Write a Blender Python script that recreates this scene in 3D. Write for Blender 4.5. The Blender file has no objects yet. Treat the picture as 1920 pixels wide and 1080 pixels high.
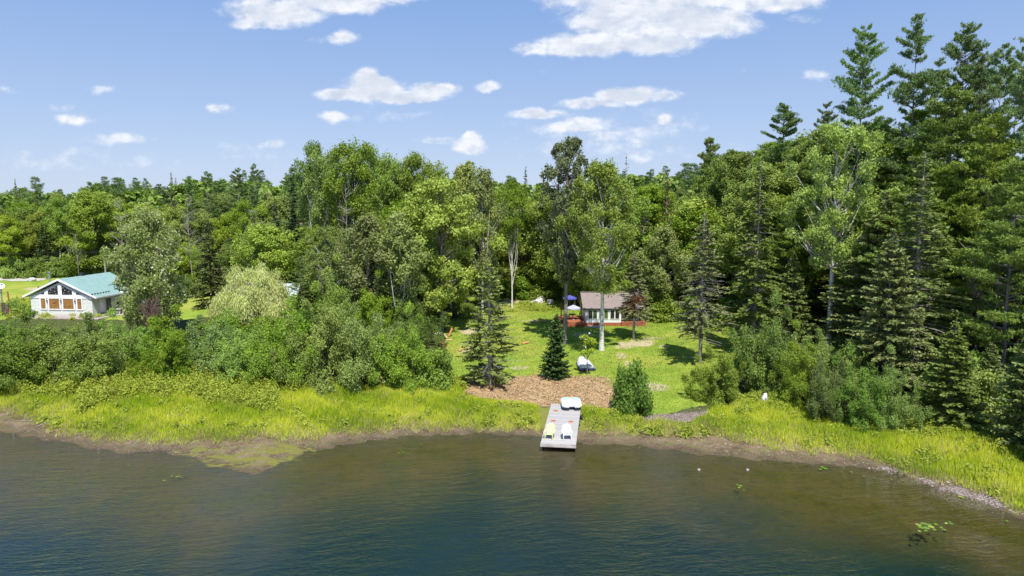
import bpy, math, random
import numpy as np
from mathutils import Vector, Matrix
sc = bpy.context.scene
C = sc.collection
# ---------------------------------------------------------------- camera
CAMZ, PITCH, F = 18.0, math.radians(6.7), 1280.0
cam = bpy.data.cameras.new('camera'); camo = bpy.data.objects.new('camera', cam); C.objects.link(camo)
cam.sensor_width = 36; cam.lens = 24; cam.clip_end = 6000; cam.clip_start = .5
camo.location = (0, 0, CAMZ); camo.rotation_euler = (math.pi/2 - PITCH, 0, 0)
sc.camera = camo
cp, sp_ = math.cos(PITCH), math.sin(PITCH)
def ray(px, py):
    a = (px-960)/F; b = (540-py)/F
    return np.array((a, cp + b*sp_, -sp_ + b*cp))
def at(px, py, Y):
    d = ray(px, py); t = Y/d[1]; return np.array((d[0]*t, Y, CAMZ + d[2]*t))
def proj(x, y, z):
    z = z-CAMZ; dep = y*cp - z*sp_; up = y*sp_ + z*cp
    return 960 + F*x/dep, 540 - F*up/dep
# ---------------------------------------------------------------- world and sun
SUN_EL, SUN_AZ = math.radians(61), math.radians(10)      # sun behind the camera, slightly to its right
w = bpy.data.worlds.new('World'); sc.world = w; w.use_nodes = True
def nd(nt, typ, inputs=None, **kw):
    n = nt.nodes.new(typ)
    for k, v in kw.items(): setattr(n, k, v)
    for k, v in (inputs or {}).items():
        s = n.inputs[k]
        if isinstance(v, bpy.types.NodeSocket): nt.links.new(v, s)
        else: s.default_value = v
    return n
def mth(nt, op, a, b=None, c=None, clamp=False):
    n = nt.nodes.new('ShaderNodeMath'); n.operation = op; n.use_clamp = clamp
    for i, v in enumerate((a, b, c)):
        if v is None: continue
        if isinstance(v, bpy.types.NodeSocket): nt.links.new(v, n.inputs[i])
        else: n.inputs[i].default_value = v
    return n.outputs[0]
def vmt(nt, op, a, b=None):
    n = nt.nodes.new('ShaderNodeVectorMath'); n.operation = op
    for i, v in enumerate((a, b)):
        if v is None: continue
        if isinstance(v, bpy.types.NodeSocket): nt.links.new(v, n.inputs[i])
        else: n.inputs[i].default_value = v
    return n.outputs['Value'] if op in ('LENGTH', 'DOT_PRODUCT', 'DISTANCE') else n.outputs[0]
def mixc(nt, f, a, b, mode='MIX'):
    n = nt.nodes.new('ShaderNodeMix'); n.data_type = 'RGBA'; n.blend_type = mode
    for i, v in ((0, f), (6, a), (7, b)):
        if isinstance(v, bpy.types.NodeSocket): nt.links.new(v, n.inputs[i])
        elif i == 0: n.inputs[0].default_value = v
        else: n.inputs[i].default_value = tuple(v)[:3] + (1,)
    return n.outputs[2]
def ramp(nt, f, lo, hi, smooth=True):
    n = nt.nodes.new('ShaderNodeMapRange'); n.interpolation_type = 'SMOOTHSTEP' if smooth else 'LINEAR'
    nt.links.new(f, n.inputs[0]); n.inputs[1].default_value = lo; n.inputs[2].default_value = hi
    return n.outputs[0]
def noise(nt, vec, scale, detail=3, rough=.55, dist=0, col=False):
    n = nt.nodes.new('ShaderNodeTexNoise')
    if vec is not None: nt.links.new(vec, n.inputs['Vector'])
    n.inputs['Scale'].default_value = scale; n.inputs['Detail'].default_value = detail
    n.inputs['Roughness'].default_value = rough; n.inputs['Distortion'].default_value = dist
    return n.outputs['Color' if col else 'Fac']
nt = w.node_tree; nt.nodes.clear()
sky = nd(nt, 'ShaderNodeTexSky', sky_type='NISHITA', sun_disc=False, sun_elevation=SUN_EL, sun_rotation=math.pi - SUN_AZ,
         altitude=200, air_density=1.0, dust_density=.7, ozone_density=2.0)
SKY = .1
skyc = mixc(nt, 1.0, sky.outputs[0], (1.08, 1.02, 1.1), 'MULTIPLY')
tc = nd(nt, 'ShaderNodeTexCoord').outputs['Generated']
sx = nd(nt, 'ShaderNodeSeparateXYZ', {0: tc})
air = mixc(nt, mth(nt, 'POWER', ramp(nt, sx.outputs[2], -.02, .42, False), .8), (4.7, 5.6, 7.0), (.95, 2.45, 5.7))
skyc = mixc(nt, .8, skyc, air)
dy = mth(nt, 'MAXIMUM', sx.outputs[1], .02)
P = nd(nt, 'ShaderNodeCombineXYZ', {0: mth(nt, 'DIVIDE', sx.outputs[0], dy), 1: mth(nt, 'DIVIDE', sx.outputs[2], dy)}).outputs[0]
wn = noise(nt, P, 26, 5, .6, 0, True)
Pw = vmt(nt, 'ADD', P, vmt(nt, 'MULTIPLY', vmt(nt, 'SUBTRACT', wn, (.5, .5, .5)), (.022, .014, 0)))
CL = [(1240,-25,270,62,1),(1180,38,135,48,1),(1110,82,120,26,1),(1215,80,115,26,1),(1310,38,130,38,1),(1430,0,130,27,1),(1030,93,88,15,.9),(1050,12,45,20,.5),
 (520,22,108,32,1),(630,5,125,25,1),(480,45,75,14,.8),(710,-6,90,15,.8),(640,71,38,14,.8),(598,74,40,8,.35),
 (702,165,60,28,1),(690,150,36,26,1),(645,178,66,13,1),(765,182,76,14,1),(812,168,52,16,1),(625,219,34,14,.85),(410,204,32,12,.75),(910,163,28,14,.8),
 (1180,178,68,20,1),(1110,192,80,12,.9),(1250,179,38,13,.7),(1005,214,64,12,.95),(1075,238,68,14,.9),(1090,225,45,10,.8),
 (1245,226,25,14,.75),(1150,262,130,26,.5),(1200,250,90,18,.5),(1215,290,50,18,.45),(880,272,38,20,1),(884,258,24,16,1),(820,262,52,9,.45),
 (135,222,42,14,.75),(110,200,28,8,.4),(220,259,82,14,.6),(20,169,30,10,.4),(178,168,38,10,.45),(510,272,34,11,.6),(438,298,30,9,.4),
 (140,312,70,9,.32),(1530,141,34,13,.6),(1385,137,18,8,.3),(1500,36,30,14,.35),(1035,133,40,8,.25),(760,214,60,8,.25),
 (1150,272,190,40,.3),(1085,240,130,30,.35),(150,300,190,22,.25),(480,290,130,18,.22),(1240,240,90,30,.35),(700,215,110,14,.25),(-260,120,160,30,.9),(-420,230,120,20,.8),(2150,150,150,30,.9),(2300,40,170,36,.9),(1000,-330,300,90,.9),(300,-280,220,60,.9)]
field = None; strg = None
for (cx, cy, rx, ry, s) in CL:
    d = ray(cx, cy); u, v = d[0]/d[1], d[2]/d[1]
    q = vmt(nt, 'MULTIPLY', vmt(nt, 'SUBTRACT', Pw, (u, v, 0)), (F/rx*.93, F/ry*.93, 0))
    m = mth(nt, 'MULTIPLY_ADD', vmt(nt, 'LENGTH', q), -1.0, 1.0)
    m = mth(nt, 'MULTIPLY', mth(nt, 'MINIMUM', m, .55), s) if s < 1 else mth(nt, 'MULTIPLY', mth(nt, 'MINIMUM', m, .75), 1.15)
    field = m if field is None else mth(nt, 'MAXIMUM', field, m)
cn = noise(nt, vmt(nt, 'MULTIPLY', P, (1, 1.5, 1)), 26, 9, .6)
cn2 = noise(nt, vmt(nt, 'MULTIPLY', vmt(nt, 'ADD', P, (-.004, .012, 0)), (1, 1.5, 1)), 26, 6, .6)
dens = ramp(nt, mth(nt, 'ADD', field, mth(nt, 'MULTIPLY', mth(nt, 'SUBTRACT', cn, .52), 1.15)), .0, .56)
dens = mth(nt, 'MULTIPLY', dens, ramp(nt, sx.outputs[1], .05, .3))
dens = mth(nt, 'MULTIPLY', dens, mth(nt, 'MULTIPLY_ADD', ramp(nt, field, 0, .5), .35, .62))
relief = mth(nt, 'MULTIPLY_ADD', mth(nt, 'SUBTRACT', cn, cn2), 3.6, .66, True)
thick = ramp(nt, field, .25, .62)
relief = mth(nt, 'MULTIPLY', relief, mth(nt, 'MULTIPLY_ADD', thick, -.18, 1.0))
cc = mixc(nt, relief, (4.7, 5.3, 6.4), (7.7, 7.8, 8.1))
cc = mixc(nt, mth(nt, 'MULTIPLY', mth(nt, 'MULTIPLY', thick, ramp(nt, noise(nt, vmt(nt, 'MULTIPLY', P, (1, 2.2, 1)), 9, 4, .55), .4, .66)), .8), cc, (4.9, 5.4, 6.3))
col = mixc(nt, dens, skyc, cc)
nd(nt, 'ShaderNodeOutputWorld', {0: nd(nt, 'ShaderNodeBackground', {0: col, 1: SKY}).outputs[0]})
w.cycles.sampling_method = 'MANUAL'; w.cycles.sample_map_resolution = 512
sun = bpy.data.lights.new('sun', 'SUN'); sun.energy = 5.0; sun.angle = math.radians(.53); sun.color = (1, .965, .9)
so = bpy.data.objects.new('sun', sun); C.objects.link(so)
sd = Vector((math.sin(SUN_AZ)*math.cos(SUN_EL), -math.cos(SUN_AZ)*math.cos(SUN_EL), math.sin(SUN_EL)))
so.rotation_euler = sd.to_track_quat('Z', 'Y').to_euler(); so.location = (0, 0, 80)
sc.view_settings.view_transform = 'Standard'; sc.view_settings.look = 'None'; sc.view_settings.gamma = 1
sc.view_settings.exposure = .42
sc.cycles.max_bounces = 6; sc.cycles.diffuse_bounces = 3; sc.cycles.glossy_bounces = 3; sc.cycles.transmission_bounces = 4
sc.cycles.transparent_max_bounces = 6
# ---------------------------------------------------------------- tagging
def tag(o, label=None, cat=None, group=None, kind=None):
    if label: o['label'] = label
    if cat: o['category'] = cat
    if group: o['group'] = group
    if kind: o['kind'] = kind
    return o
def empty(name, loc, label, cat, group=None, rz=0):
    o = bpy.data.objects.new(name, None); C.objects.link(o); o.location = loc; o.rotation_euler = (0, 0, rz)
    o.empty_display_size = .3
    return tag(o, label, cat, group)
def link(name, me, parent=None, loc=None, rz=None):
    o = bpy.data.objects.new(name, me); C.objects.link(o)
    if parent: o.parent = parent
    if loc is not None: o.location = loc
    if rz is not None: o.rotation_euler = (0, 0, rz)
    return o
def npmesh(name, V, Fc, mat, tint=None, smooth=False, attrs=None):
    V = np.asarray(V, dtype=np.float32); Fc = np.asarray(Fc, dtype=np.int32); k = Fc.shape[1]
    me = bpy.data.meshes.new(name)
    me.vertices.add(len(V)); me.vertices.foreach_set('co', V.ravel())
    me.loops.add(Fc.size); me.loops.foreach_set('vertex_index', Fc.ravel())
    me.polygons.add(len(Fc)); me.polygons.foreach_set('loop_start', np.arange(0, Fc.size, k, dtype=np.int32))
    me.polygons.foreach_set('loop_total', np.full(len(Fc), k, dtype=np.int32))
    if smooth: me.polygons.foreach_set('use_smooth', np.ones(len(Fc), dtype=bool))
    me.update(calc_edges=True)
    if tint is not None:
        a = me.attributes.new('tint', 'FLOAT', 'FACE'); a.data.foreach_set('value', np.asarray(tint, dtype=np.float32))
    for nm, arr in (attrs or {}).items():
        a = me.attributes.new(nm, 'FLOAT', 'POINT'); a.data.foreach_set('value', np.asarray(arr, dtype=np.float32))
    me.materials.append(mat)
    return me
# ---------------------------------------------------------------- materials
def newmat(name):
    m = bpy.data.materials.new(name); m.use_nodes = True; m.node_tree.nodes.clear()
    return m, m.node_tree
def finish(nt, shader, disp=None):
    o = nd(nt, 'ShaderNodeOutputMaterial', {0: shader})
def bsdf(nt, col, rough=.7, spec=.3, metal=0, normal=None):
    b = nd(nt, 'ShaderNodeBsdfPrincipled')
    for k, v in (('Base Color', col), ('Roughness', rough), ('Specular IOR Level', spec), ('Metallic', metal)):
        if isinstance(v, bpy.types.NodeSocket): nt.links.new(v, b.inputs[k])
        else: b.inputs[k].default_value = (tuple(v)[:3] + (1,)) if k == 'Base Color' else v
    if normal is not None: nt.links.new(normal, b.inputs['Normal'])
    return b.outputs[0]
def bump(nt, h, strength=.5, dist=.02):
    return nd(nt, 'ShaderNodeBump', {'Height': h, 'Strength': strength, 'Distance': dist}).outputs[0]
def mat_simple(name, col, col2=None, scale=6, rough=.7, spec=.3, metal=0, bmp=.15, stretch=(1, 1, 1), detail=4, lo=.35, hi=.65):
    m, nt = newmat(name)
    tc = vmt(nt, 'MULTIPLY', nd(nt, 'ShaderNodeTexCoord').outputs['Object'], stretch)
    n = noise(nt, tc, scale, detail, .6)
    c = mixc(nt, ramp(nt, n, lo, hi), col, col2 or tuple(x*.8 for x in col))
    finish(nt, bsdf(nt, c, rough, spec, metal, bump(nt, n, bmp, .01)))
    return m
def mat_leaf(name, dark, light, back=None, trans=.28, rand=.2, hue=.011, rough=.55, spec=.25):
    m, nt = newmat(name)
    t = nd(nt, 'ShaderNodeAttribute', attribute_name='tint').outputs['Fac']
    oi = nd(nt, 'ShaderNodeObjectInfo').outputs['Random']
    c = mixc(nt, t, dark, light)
    if back is not None:
        bf = nd(nt, 'ShaderNodeNewGeometry').outputs['Backfacing']
        c = mixc(nt, mth(nt, 'MULTIPLY', bf, .8), c, back)
    r2 = mth(nt, 'FRACT', mth(nt, 'MULTIPLY', oi, 7.31))
    h = nd(nt, 'ShaderNodeHueSaturation', {'Hue': mth(nt, 'MULTIPLY_ADD', r2, 2*hue, .5-hue), 'Saturation': mth(nt, 'MULTIPLY_ADD', mth(nt, 'FRACT', mth(nt, 'MULTIPLY', oi, 3.7)), .2, .9),
        'Value': mth(nt, 'MULTIPLY_ADD', oi, 2*rand, 1-rand), 'Color': c}).outputs[0]
    tr = nd(nt, 'ShaderNodeBsdfTranslucent', {0: mixc(nt, 1, h, (1.15, 1.2, .6), 'MULTIPLY')}).outputs[0]
    finish(nt, nd(nt, 'ShaderNodeMixShader', {0: trans, 1: bsdf(nt, h, rough, spec), 2: tr}).outputs[0])
    return m
M = {}
M['leaf_mid'] = mat_leaf('leaf_mid', (.12, .19, .025), (.31, .4, .06))
M['leaf_bright'] = mat_leaf('leaf_bright', (.19, .265, .03), (.38, .455, .065))
M['leaf_olive'] = mat_leaf('leaf_olive', (.15, .185, .045), (.34, .38, .11))
M['leaf_poplar'] = mat_leaf('leaf_poplar', (.14, .205, .03), (.34, .43, .075), back=(.4, .46, .17))
M['leaf_silver'] = mat_leaf('leaf_silver', (.1, .15, .035), (.26, .31, .09), back=(.62, .62, .42))
M['leaf_dark'] = mat_leaf('leaf_dark', (.07, .09, .035), (.21, .23, .1), back=(.26, .26, .16), spec=.4)
M['leaf_willow'] = mat_leaf('leaf_willow', (.32, .4, .08), (.66, .7, .26), back=(.74, .75, .42), trans=.35)
M['leaf_shrub'] = mat_leaf('leaf_shrub', (.08, .15, .018), (.28, .42, .05), back=(.26, .36, .09), rand=.3, hue=.012)
M['leaf_shrub2'] = mat_leaf('leaf_shrub2', (.1, .16, .022), (.28, .38, .065), back=(.36, .43, .18), rand=.3, hue=.012)
M['leaf_yellow'] = mat_leaf('leaf_yellow', (.17, .23, .02), (.34, .42, .045))
M['leaf_rust'] = mat_leaf('leaf_rust', (.1, .03, .015), (.2, .09, .03))
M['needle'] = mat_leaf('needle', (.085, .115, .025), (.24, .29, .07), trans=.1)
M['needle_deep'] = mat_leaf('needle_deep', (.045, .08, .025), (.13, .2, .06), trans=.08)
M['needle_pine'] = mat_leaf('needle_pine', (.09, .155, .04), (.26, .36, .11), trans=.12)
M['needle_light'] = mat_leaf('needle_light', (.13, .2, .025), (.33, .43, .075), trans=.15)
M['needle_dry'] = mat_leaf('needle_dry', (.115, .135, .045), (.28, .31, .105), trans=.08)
M['grassblade'] = mat_leaf('grassblade', (.22, .34, .02), (.6, .62, .075), trans=.3, rand=0, hue=0)
M['lawnblade'] = mat_leaf('lawnblade', (.15, .25, .03), (.36, .42, .06), trans=.3, rand=0, hue=0)
M['lawn_straw'] = mat_leaf('lawn_straw', (.33, .36, .06), (.44, .43, .1), trans=.3, rand=0, hue=0)
M['strawblade'] = mat_leaf('strawblade', (.22, .17, .07), (.5, .42, .2), trans=.2, rand=0, hue=0)
M['herb'] = mat_leaf('herb', (.2, .25, .02), (.42, .47, .045), trans=.3, rand=0, hue=0)
def mat_bark(name, a, b, spots=None, sc_=5):
    m, nt = newmat(name)
    o = nd(nt, 'ShaderNodeTexCoord').outputs['Object']
    n = noise(nt, vmt(nt, 'MULTIPLY', o, (1, 1, .25)), sc_*2, 5, .65)
    c = mixc(nt, ramp(nt, n, .35, .65), a, b)
    if spots:
        n2 = noise(nt, vmt(nt, 'MULTIPLY', o, (1, 1, 3.5)), 1.6, 4, .7)
        c = mixc(nt, ramp(nt, n2, .56, .62), c, spots)
    finish(nt, bsdf(nt, c, .85, .2, 0, bump(nt, n, .6, .03)))
    return m
M['bark_white'] = mat_bark('bark_white', (.76, .73, .67), (.58, .54, .48), (.1, .09, .08))
M['bark_grey'] = mat_bark('bark_grey', (.26, .23, .2), (.15, .13, .11))
M['bark_poplar'] = mat_bark('bark_poplar', (.42, .38, .32), (.25, .22, .19), (.12, .1, .09))
M['bark_dead'] = mat_bark('bark_dead', (.38, .34, .3), (.24, .21, .18))
M['bark_brown'] = mat_bark('bark_brown', (.15, .1, .07), (.09, .06, .045))
M['twig_red'] = mat_bark('twig_red', (.25, .16, .13), (.16, .1, .08))
# ---------------------------------------------------------------- terrain
SHP = [(-300,800),(-100,803),(0,810),(110,828),(230,850),(300,846),(360,858),(420,880),(480,889),(530,868),(570,850),(650,832),(760,818),(900,813),(1010,818),(1100,832),(1200,836),(1300,850),(1400,860),(1500,868),(1600,875),(1680,885),(1740,910),(1800,930),(1860,950),(1920,975),(2000,1010)]
SW = np.array([(lambda d: (d[0]*(-CAMZ/d[2]), d[1]*(-CAMZ/d[2])))(ray(a, b)) for a, b in SHP])
def shore_y(x): return np.interp(x, SW[:, 0], SW[:, 1])
xs_ = np.linspace(SW[0, 0]-60, SW[-1, 0]+80, 4000); ys_ = shore_y(xs_)
slope = np.gradient(ys_, xs_); slope = np.convolve(slope, np.ones(120)/120, 'same')
cosf = 1/np.sqrt(1+np.clip(slope, -1.6, 1.6)**2)
HS = np.array([-200, -60, -25, -10, -4, 0, 2, 5, 12, 25, 39, 60, 100, 150, 250, 420, 700, 1200, 4000.])
HH = np.array([-9, -7, -3.6, -1.3, -.42, 0, .16, .42, .9, 1.5, 2.2, 3.0, 4.4, 7, 12.5, 21, 30, 32, 32.])
def sdist(x, y): return (y - shore_y(x))*np.interp(x, xs_, cosf)
def hgt(x, y):
    s = sdist(x, y)
    b = np.interp(s, HS, HH)
    k = np.clip(s/20, 0, 1)
    n = .12*np.sin(x*.31+1)*np.sin(y*.27+x*.09) + .05*np.sin(x*1.1+y*.7) + .035*np.sin(x*2.3-y*1.9)
    kb = np.clip(1-np.abs(s)/6, 0, 1)
    n2 = .03*np.sin(x*1.7+.5*np.sin(y*2))*np.sin(y*1.3+x*.4) + .02*np.sin(x*4.1+y*3.3)
    out = b + n*k + n2*kb
    for cx, cy, rx, ry, pz in ((-62, 98, 12, 9, 2.9), (13, 93.5, 8, 7, 2.3)):      # levelled ground under house and cabin
        q = ((x-cx)/rx)**2+((y-cy)/ry)**2; kk = np.clip(1.6-q*1.0, 0, 1); kk = kk*kk*(3-2*kk)
        out = out*(1-kk)+pz*kk
    return out
def ground(px, py):
    d = ray(px, py); t = np.linspace(25, 420, 8000)/d[1]
    z = CAMZ + d[2]*t; g = hgt(d[0]*t, d[1]*t)
    i = np.argmax(z < g)
    if z[i] >= g[i]: i = len(t)-1
    return float(d[0]*t[i]), float(d[1]*t[i]), float(g[i])
def gz(x, y): return float(hgt(np.float64(x), np.float64(y)))
def grid_axis(parts):
    out = [parts[0][0]]
    for a, b, st in parts: out += list(np.arange(a+st, b+1e-6, st))
    return np.array(out)
gx = grid_axis([(-2600, -400, 100), (-400, -130, 15), (-130, -60, 1.0), (-60, 50, .4), (50, 110, 1.0), (110, 400, 14.5), (400, 2600, 100)])
gy = grid_axis([(-300, 0, 50), (0, 30, 2), (30, 80, .35), (80, 150, .8), (150, 450, 6), (450, 4050, 120)])
GX, GY = np.meshgrid(gx, gy)
GZ = hgt(GX, GY)
PXg, PYg = proj(GX.ravel(), np.maximum(GY.ravel(), 5), GZ.ravel())
def inpoly(px, py, poly):
    r = np.zeros(np.shape(px), bool); n = len(poly)
    for i in range(n):
        x1, y1 = poly[i]; x2, y2 = poly[(i+1) % n]
        with np.errstate(divide='ignore', invalid='ignore'):
            r ^= ((y1 > py) != (y2 > py)) & (px < (x2-x1)*(py-y1)/(y2-y1+1e-12)+x1)
    return r
def wpoly(pts): return [ground(a, b)[:2] for a, b in pts]
def blob(x, y, cx, cy, rx, ry): return 1/(1+np.exp(6*((((x-cx)/rx)**2+((y-cy)/ry)**2)-1)))
# world-space zones (measured from the photograph)
LAWN = wpoly([(858,560),(960,556),(1050,562),(1080,566),(1205,566),(1230,590),(1290,598),(1420,612),(1440,640),(1400,680),(1330,735),(1330,758),(1230,780),(1100,760),(900,742),(845,715),(838,650),(836,600)])
LAWN2 = wpoly([(-300,519),(0,519),(120,519),(230,535),(240,600),(-40,606),(-300,606)])
LAWN3 = wpoly([(225,560),(350,552),(420,556),(470,590),(330,600),(200,600)])
GRASS_TOP = [(-200,715),(0,722),(130,728),(220,690),(350,690),(480,712),(700,720),(840,724),(870,755),(1020,772),(1100,772),(1180,788),(1215,806),(1300,814),(1345,782),(1420,768),(1500,772),(1600,795),(1700,815),(1800,812),(1920,850),(2100,900)]
GRASS_BOT = [(-200,768),(0,775),(55,786),(111,816),(222,827),(300,832),(370,830),(426,828),(463,824),(537,826),(593,822),(640,815),(767,807),(892,806),(1016,809),(1092,811),(1183,815),(1240,815),(1336,818),(1388,828),(1470,848),(1555,850),(1629,861),(1666,879),(1721,895),(1796,910),(1851,928),(1899,960),(2100,1050)]
def wline(pts): return np.array([ground(a, b)[:2] for a, b in pts])
GT = wline(GRASS_TOP); GB = wline(GRASS_BOT)
def wy(line, x): return np.interp(x, line[:, 0], line[:, 1])
X, Yv = GX.ravel(), GY.ravel()
near = (Yv > 25) & (Yv < 260)
S = sdist(X, Yv)
lawn = np.where(inpoly(X, Yv, LAWN) | inpoly(X, Yv, LAWN2) | inpoly(X, Yv, LAWN3), 1., 0.)
mud = np.where(Yv < wy(GB, X)+.5, 1., 0.)
reedz = np.where((Yv >= wy(GB, X)) & (Yv < wy(GT, X)+1.0), 1., 0.)
def pb(px, py, rx, ry):      # a patch centred on a measured spot, radii in metres
    x, y, z = ground(px, py); return blob(X, Yv, x, y, rx, ry)
dry = np.zeros(len(X))
for a in [(1000,728,6.5,4.2),(930,722,4.2,3),(1060,735,5,4),(1120,742,2.6,3.6),(1080,715,3.5,2),(880,712,1.8,1.2),(1040,752,2.6,1.4)]: dry = np.maximum(dry, pb(*a))
dirt = np.zeros(len(X))
for a in [(1190,645,2.2,1.2),(1205,640,1.6,1.2),(1172,650,1.2,.8),(1225,633,1.3,.7),(1165,668,.6,1.4),(1245,650,.7,.5),(885,622,1.8,1.6),(880,660,1.5,.6),(963,565,1.6,3.6),(1005,601,2.6,.5),(940,575,1.5,1.2),(975,690,1,.6),
          (1090,627,1.5,.8),(1230,600,.8,1.2),(1300,670,.6,.4),(1180,683,.5,1.4),(1360,660,.4,.4),(100,540,5,3),(1230,726,1.2,1.5),(1300,615,1.2,.6)]: dirt = np.maximum(dirt, pb(*a))
gravel = np.zeros(len(X))
for a in [(1250,785,2.6,1),(1290,780,1.8,.7),(1330,776,1.8,.6),(1375,772,1.4,.5),(1215,788,1.2,.8),(1800,925,2.5,.9),(1740,900,2.2,.6),(1850,940,2.5,1.0),(1690,876,2,.45)]: gravel = np.maximum(gravel, pb(*a))
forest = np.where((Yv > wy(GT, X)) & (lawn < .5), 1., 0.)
algae = np.zeros(len(X))
for a in [(450,850,3.4,1.6),(500,862,3,1.4),(410,862,2.2,1.2),(540,845,2.2,1.1),(380,845,2.2,.9)]: algae = np.maximum(algae, pb(*a))
m, nt = newmat('ground_surface')
def att(n): return nd(nt, 'ShaderNodeAttribute', attribute_name=n).outputs['Fac']
geo = nd(nt, 'ShaderNodeNewGeometry').outputs['Position']
nb = noise(nt, geo, .6, 5, .65); nf = noise(nt, geo, 5, 5, .7); nl = noise(nt, geo, .12, 3, .5); nv = noise(nt, geo, 22, 3, .7)
def edge(s, k=.5): return ramp(nt, mth(nt, 'ADD', s, mth(nt, 'MULTIPLY', mth(nt, 'SUBTRACT', nf, .5), k*2)), .35, .65)
c_lawn = mixc(nt, ramp(nt, nb, .35, .65), (.17, .26, .025), (.27, .34, .045))
c_lawn = mixc(nt, ramp(nt, nl, .45, .65), c_lawn, (.33, .34, .06))
c_lawn = mixc(nt, mth(nt, 'MULTIPLY', ramp(nt, nv, .5, .72), .5), c_lawn, (.1, .17, .01))
c_lawn = mixc(nt, mth(nt, 'MULTIPLY', ramp(nt, nf, .58, .72), .5), c_lawn, (.36, .3, .1))
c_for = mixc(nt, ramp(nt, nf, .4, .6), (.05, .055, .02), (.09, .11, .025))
c_reed = mixc(nt, ramp(nt, nf, .4, .6), (.14, .17, .02), (.22, .2, .06))
c_mud = mixc(nt, ramp(nt, nb, .35, .65), (.2, .145, .085), (.1, .07, .042))
c_mud = mixc(nt, ramp(nt, nf, .52, .7), c_mud, (.34, .26, .17))
c_mud = mixc(nt, mth(nt, 'MULTIPLY', ramp(nt, noise(nt, geo, 1.3, 6, .7), .5, .62), .55), c_mud, (.15, .17, .04))
zz = nd(nt, 'ShaderNodeSeparateXYZ', {0: geo}).outputs[2]
wet = mth(nt, 'SUBTRACT', 1, ramp(nt, zz, .0, .16))
c_mud = mixc(nt, mth(nt, 'MULTIPLY', wet, .55), c_mud, (.06, .045, .028))
c_dry = mixc(nt, ramp(nt, nf, .36, .62), (.5, .34, .19), (.28, .17, .09))
c_dry = mixc(nt, ramp(nt, noise(nt, geo, 2.2, 4, .7), .56, .68), c_dry, (.26, .27, .05))
c_dirt = mixc(nt, ramp(nt, nf, .4, .65), (.56, .44, .32), (.38, .29, .2))
c_grv = mixc(nt, ramp(nt, nd(nt, 'ShaderNodeTexVoronoi', {'Vector': geo, 'Scale': 9.0}).outputs['Distance'], .2, .6), (.4, .33, .29), (.12, .085, .07))
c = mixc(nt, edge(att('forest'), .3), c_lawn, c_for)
c = mixc(nt, edge(att('reedz'), .3), c, c_reed)
c = mixc(nt, edge(att('lawn'), .3), c, c_lawn)
c = mixc(nt, edge(mth(nt, 'ADD', att('dry'), mth(nt, 'MULTIPLY', mth(nt, 'SUBTRACT', noise(nt, geo, .9, 4, .6), .5), .9)), .8), c, c_dry)
c = mixc(nt, mth(nt, 'MULTIPLY', edge(att('dirt'), 1.2), .75), c, c_dirt)
c = mixc(nt, edge(att('mud'), .35), c, c_mud)
alg = mth(nt, 'MULTIPLY', edge(att('algae'), 1.0), ramp(nt, noise(nt, vmt(nt, 'MULTIPLY', geo, (.55, 1.3, 1)), 1.1, 6, .7), .46, .56))
c = mixc(nt, alg, c, mixc(nt, nf, (.12, .12, .025), (.22, .215, .045)))
c = mixc(nt, edge(att('gravel'), .6), c, c_grv)
# lake bed: brown silt in shallows, light lost in deeper water painted as dark teal
bed = mixc(nt, ramp(nt, noise(nt, geo, .35, 5, .65), .35, .65), (.135, .09, .022), (.095, .085, .015))
bed = mixc(nt, mth(nt, 'MULTIPLY', ramp(nt, noise(nt, geo, 2.0, 6, .7), .45, .7), .6), bed, (.05, .04, .014))
nz = mth(nt, 'ADD', zz, mth(nt, 'MULTIPLY', mth(nt, 'SUBTRACT', noise(nt, geo, .12, 4, .6), .5), 1.2))
bed = mixc(nt, ramp(nt, nz, -.45, -1.75), bed, (.004, .031, .033))
c = mixc(nt, ramp(nt, zz, -.03, -.25), c, bed)
hb = mth(nt, 'ADD', nf, mth(nt, 'MULTIPLY', nv, .5))
finish(nt, bsdf(nt, c, .9, .15, 0, bump(nt, hb, .6, .08)))
nx, ny = len(gx), len(gy)
idx = np.arange(nx*ny).reshape(ny, nx)
Fg = np.stack([idx[:-1, :-1], idx[:-1, 1:], idx[1:, 1:], idx[1:, :-1]], -1).reshape(-1, 4)
gme = npmesh('ground', np.stack([X, Yv, GZ.ravel()], -1), Fg, m, smooth=True,
             attrs=dict(lawn=lawn, mud=mud, reedz=reedz, dry=dry, dirt=dirt, gravel=gravel, forest=forest, algae=algae))
tag(link('ground', gme), kind='structure')
# water
m, nt = newmat('lake_water')
geo = nd(nt, 'ShaderNodeNewGeometry').outputs['Position']
warp = vmt(nt, 'ADD', geo, vmt(nt, 'MULTIPLY', noise(nt, geo, .25, 2, .5, 0, True), (1.4, 1.4, 0)))
r0 = nd(nt, 'ShaderNodeVectorRotate', {'Vector': warp, 'Angle': math.radians(-10)}, rotation_type='Z_AXIS').outputs[0]
r1 = nd(nt, 'ShaderNodeVectorRotate', {'Vector': warp, 'Angle': math.radians(14)}, rotation_type='Z_AXIS').outputs[0]
w1 = noise(nt, vmt(nt, 'MULTIPLY', r0, (.45, 1.7, 1)), 1.25, 4, .6)
w2 = noise(nt, vmt(nt, 'MULTIPLY', r1, (.6, 1.7, 1)), 3.6, 3, .65)
w3 = noise(nt, warp, 11, 2, .6)
calm = mth(nt, 'MULTIPLY_ADD', ramp(nt, noise(nt, vmt(nt, 'MULTIPLY', geo, (1, .45, 1)), .07, 3, .6), .35, .65), .7, .5)
hgtw = mth(nt, 'ADD', mth(nt, 'MULTIPLY', w1, 1.0), mth(nt, 'ADD', mth(nt, 'MULTIPLY', w2, .5), mth(nt, 'MULTIPLY', w3, .16)))
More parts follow.
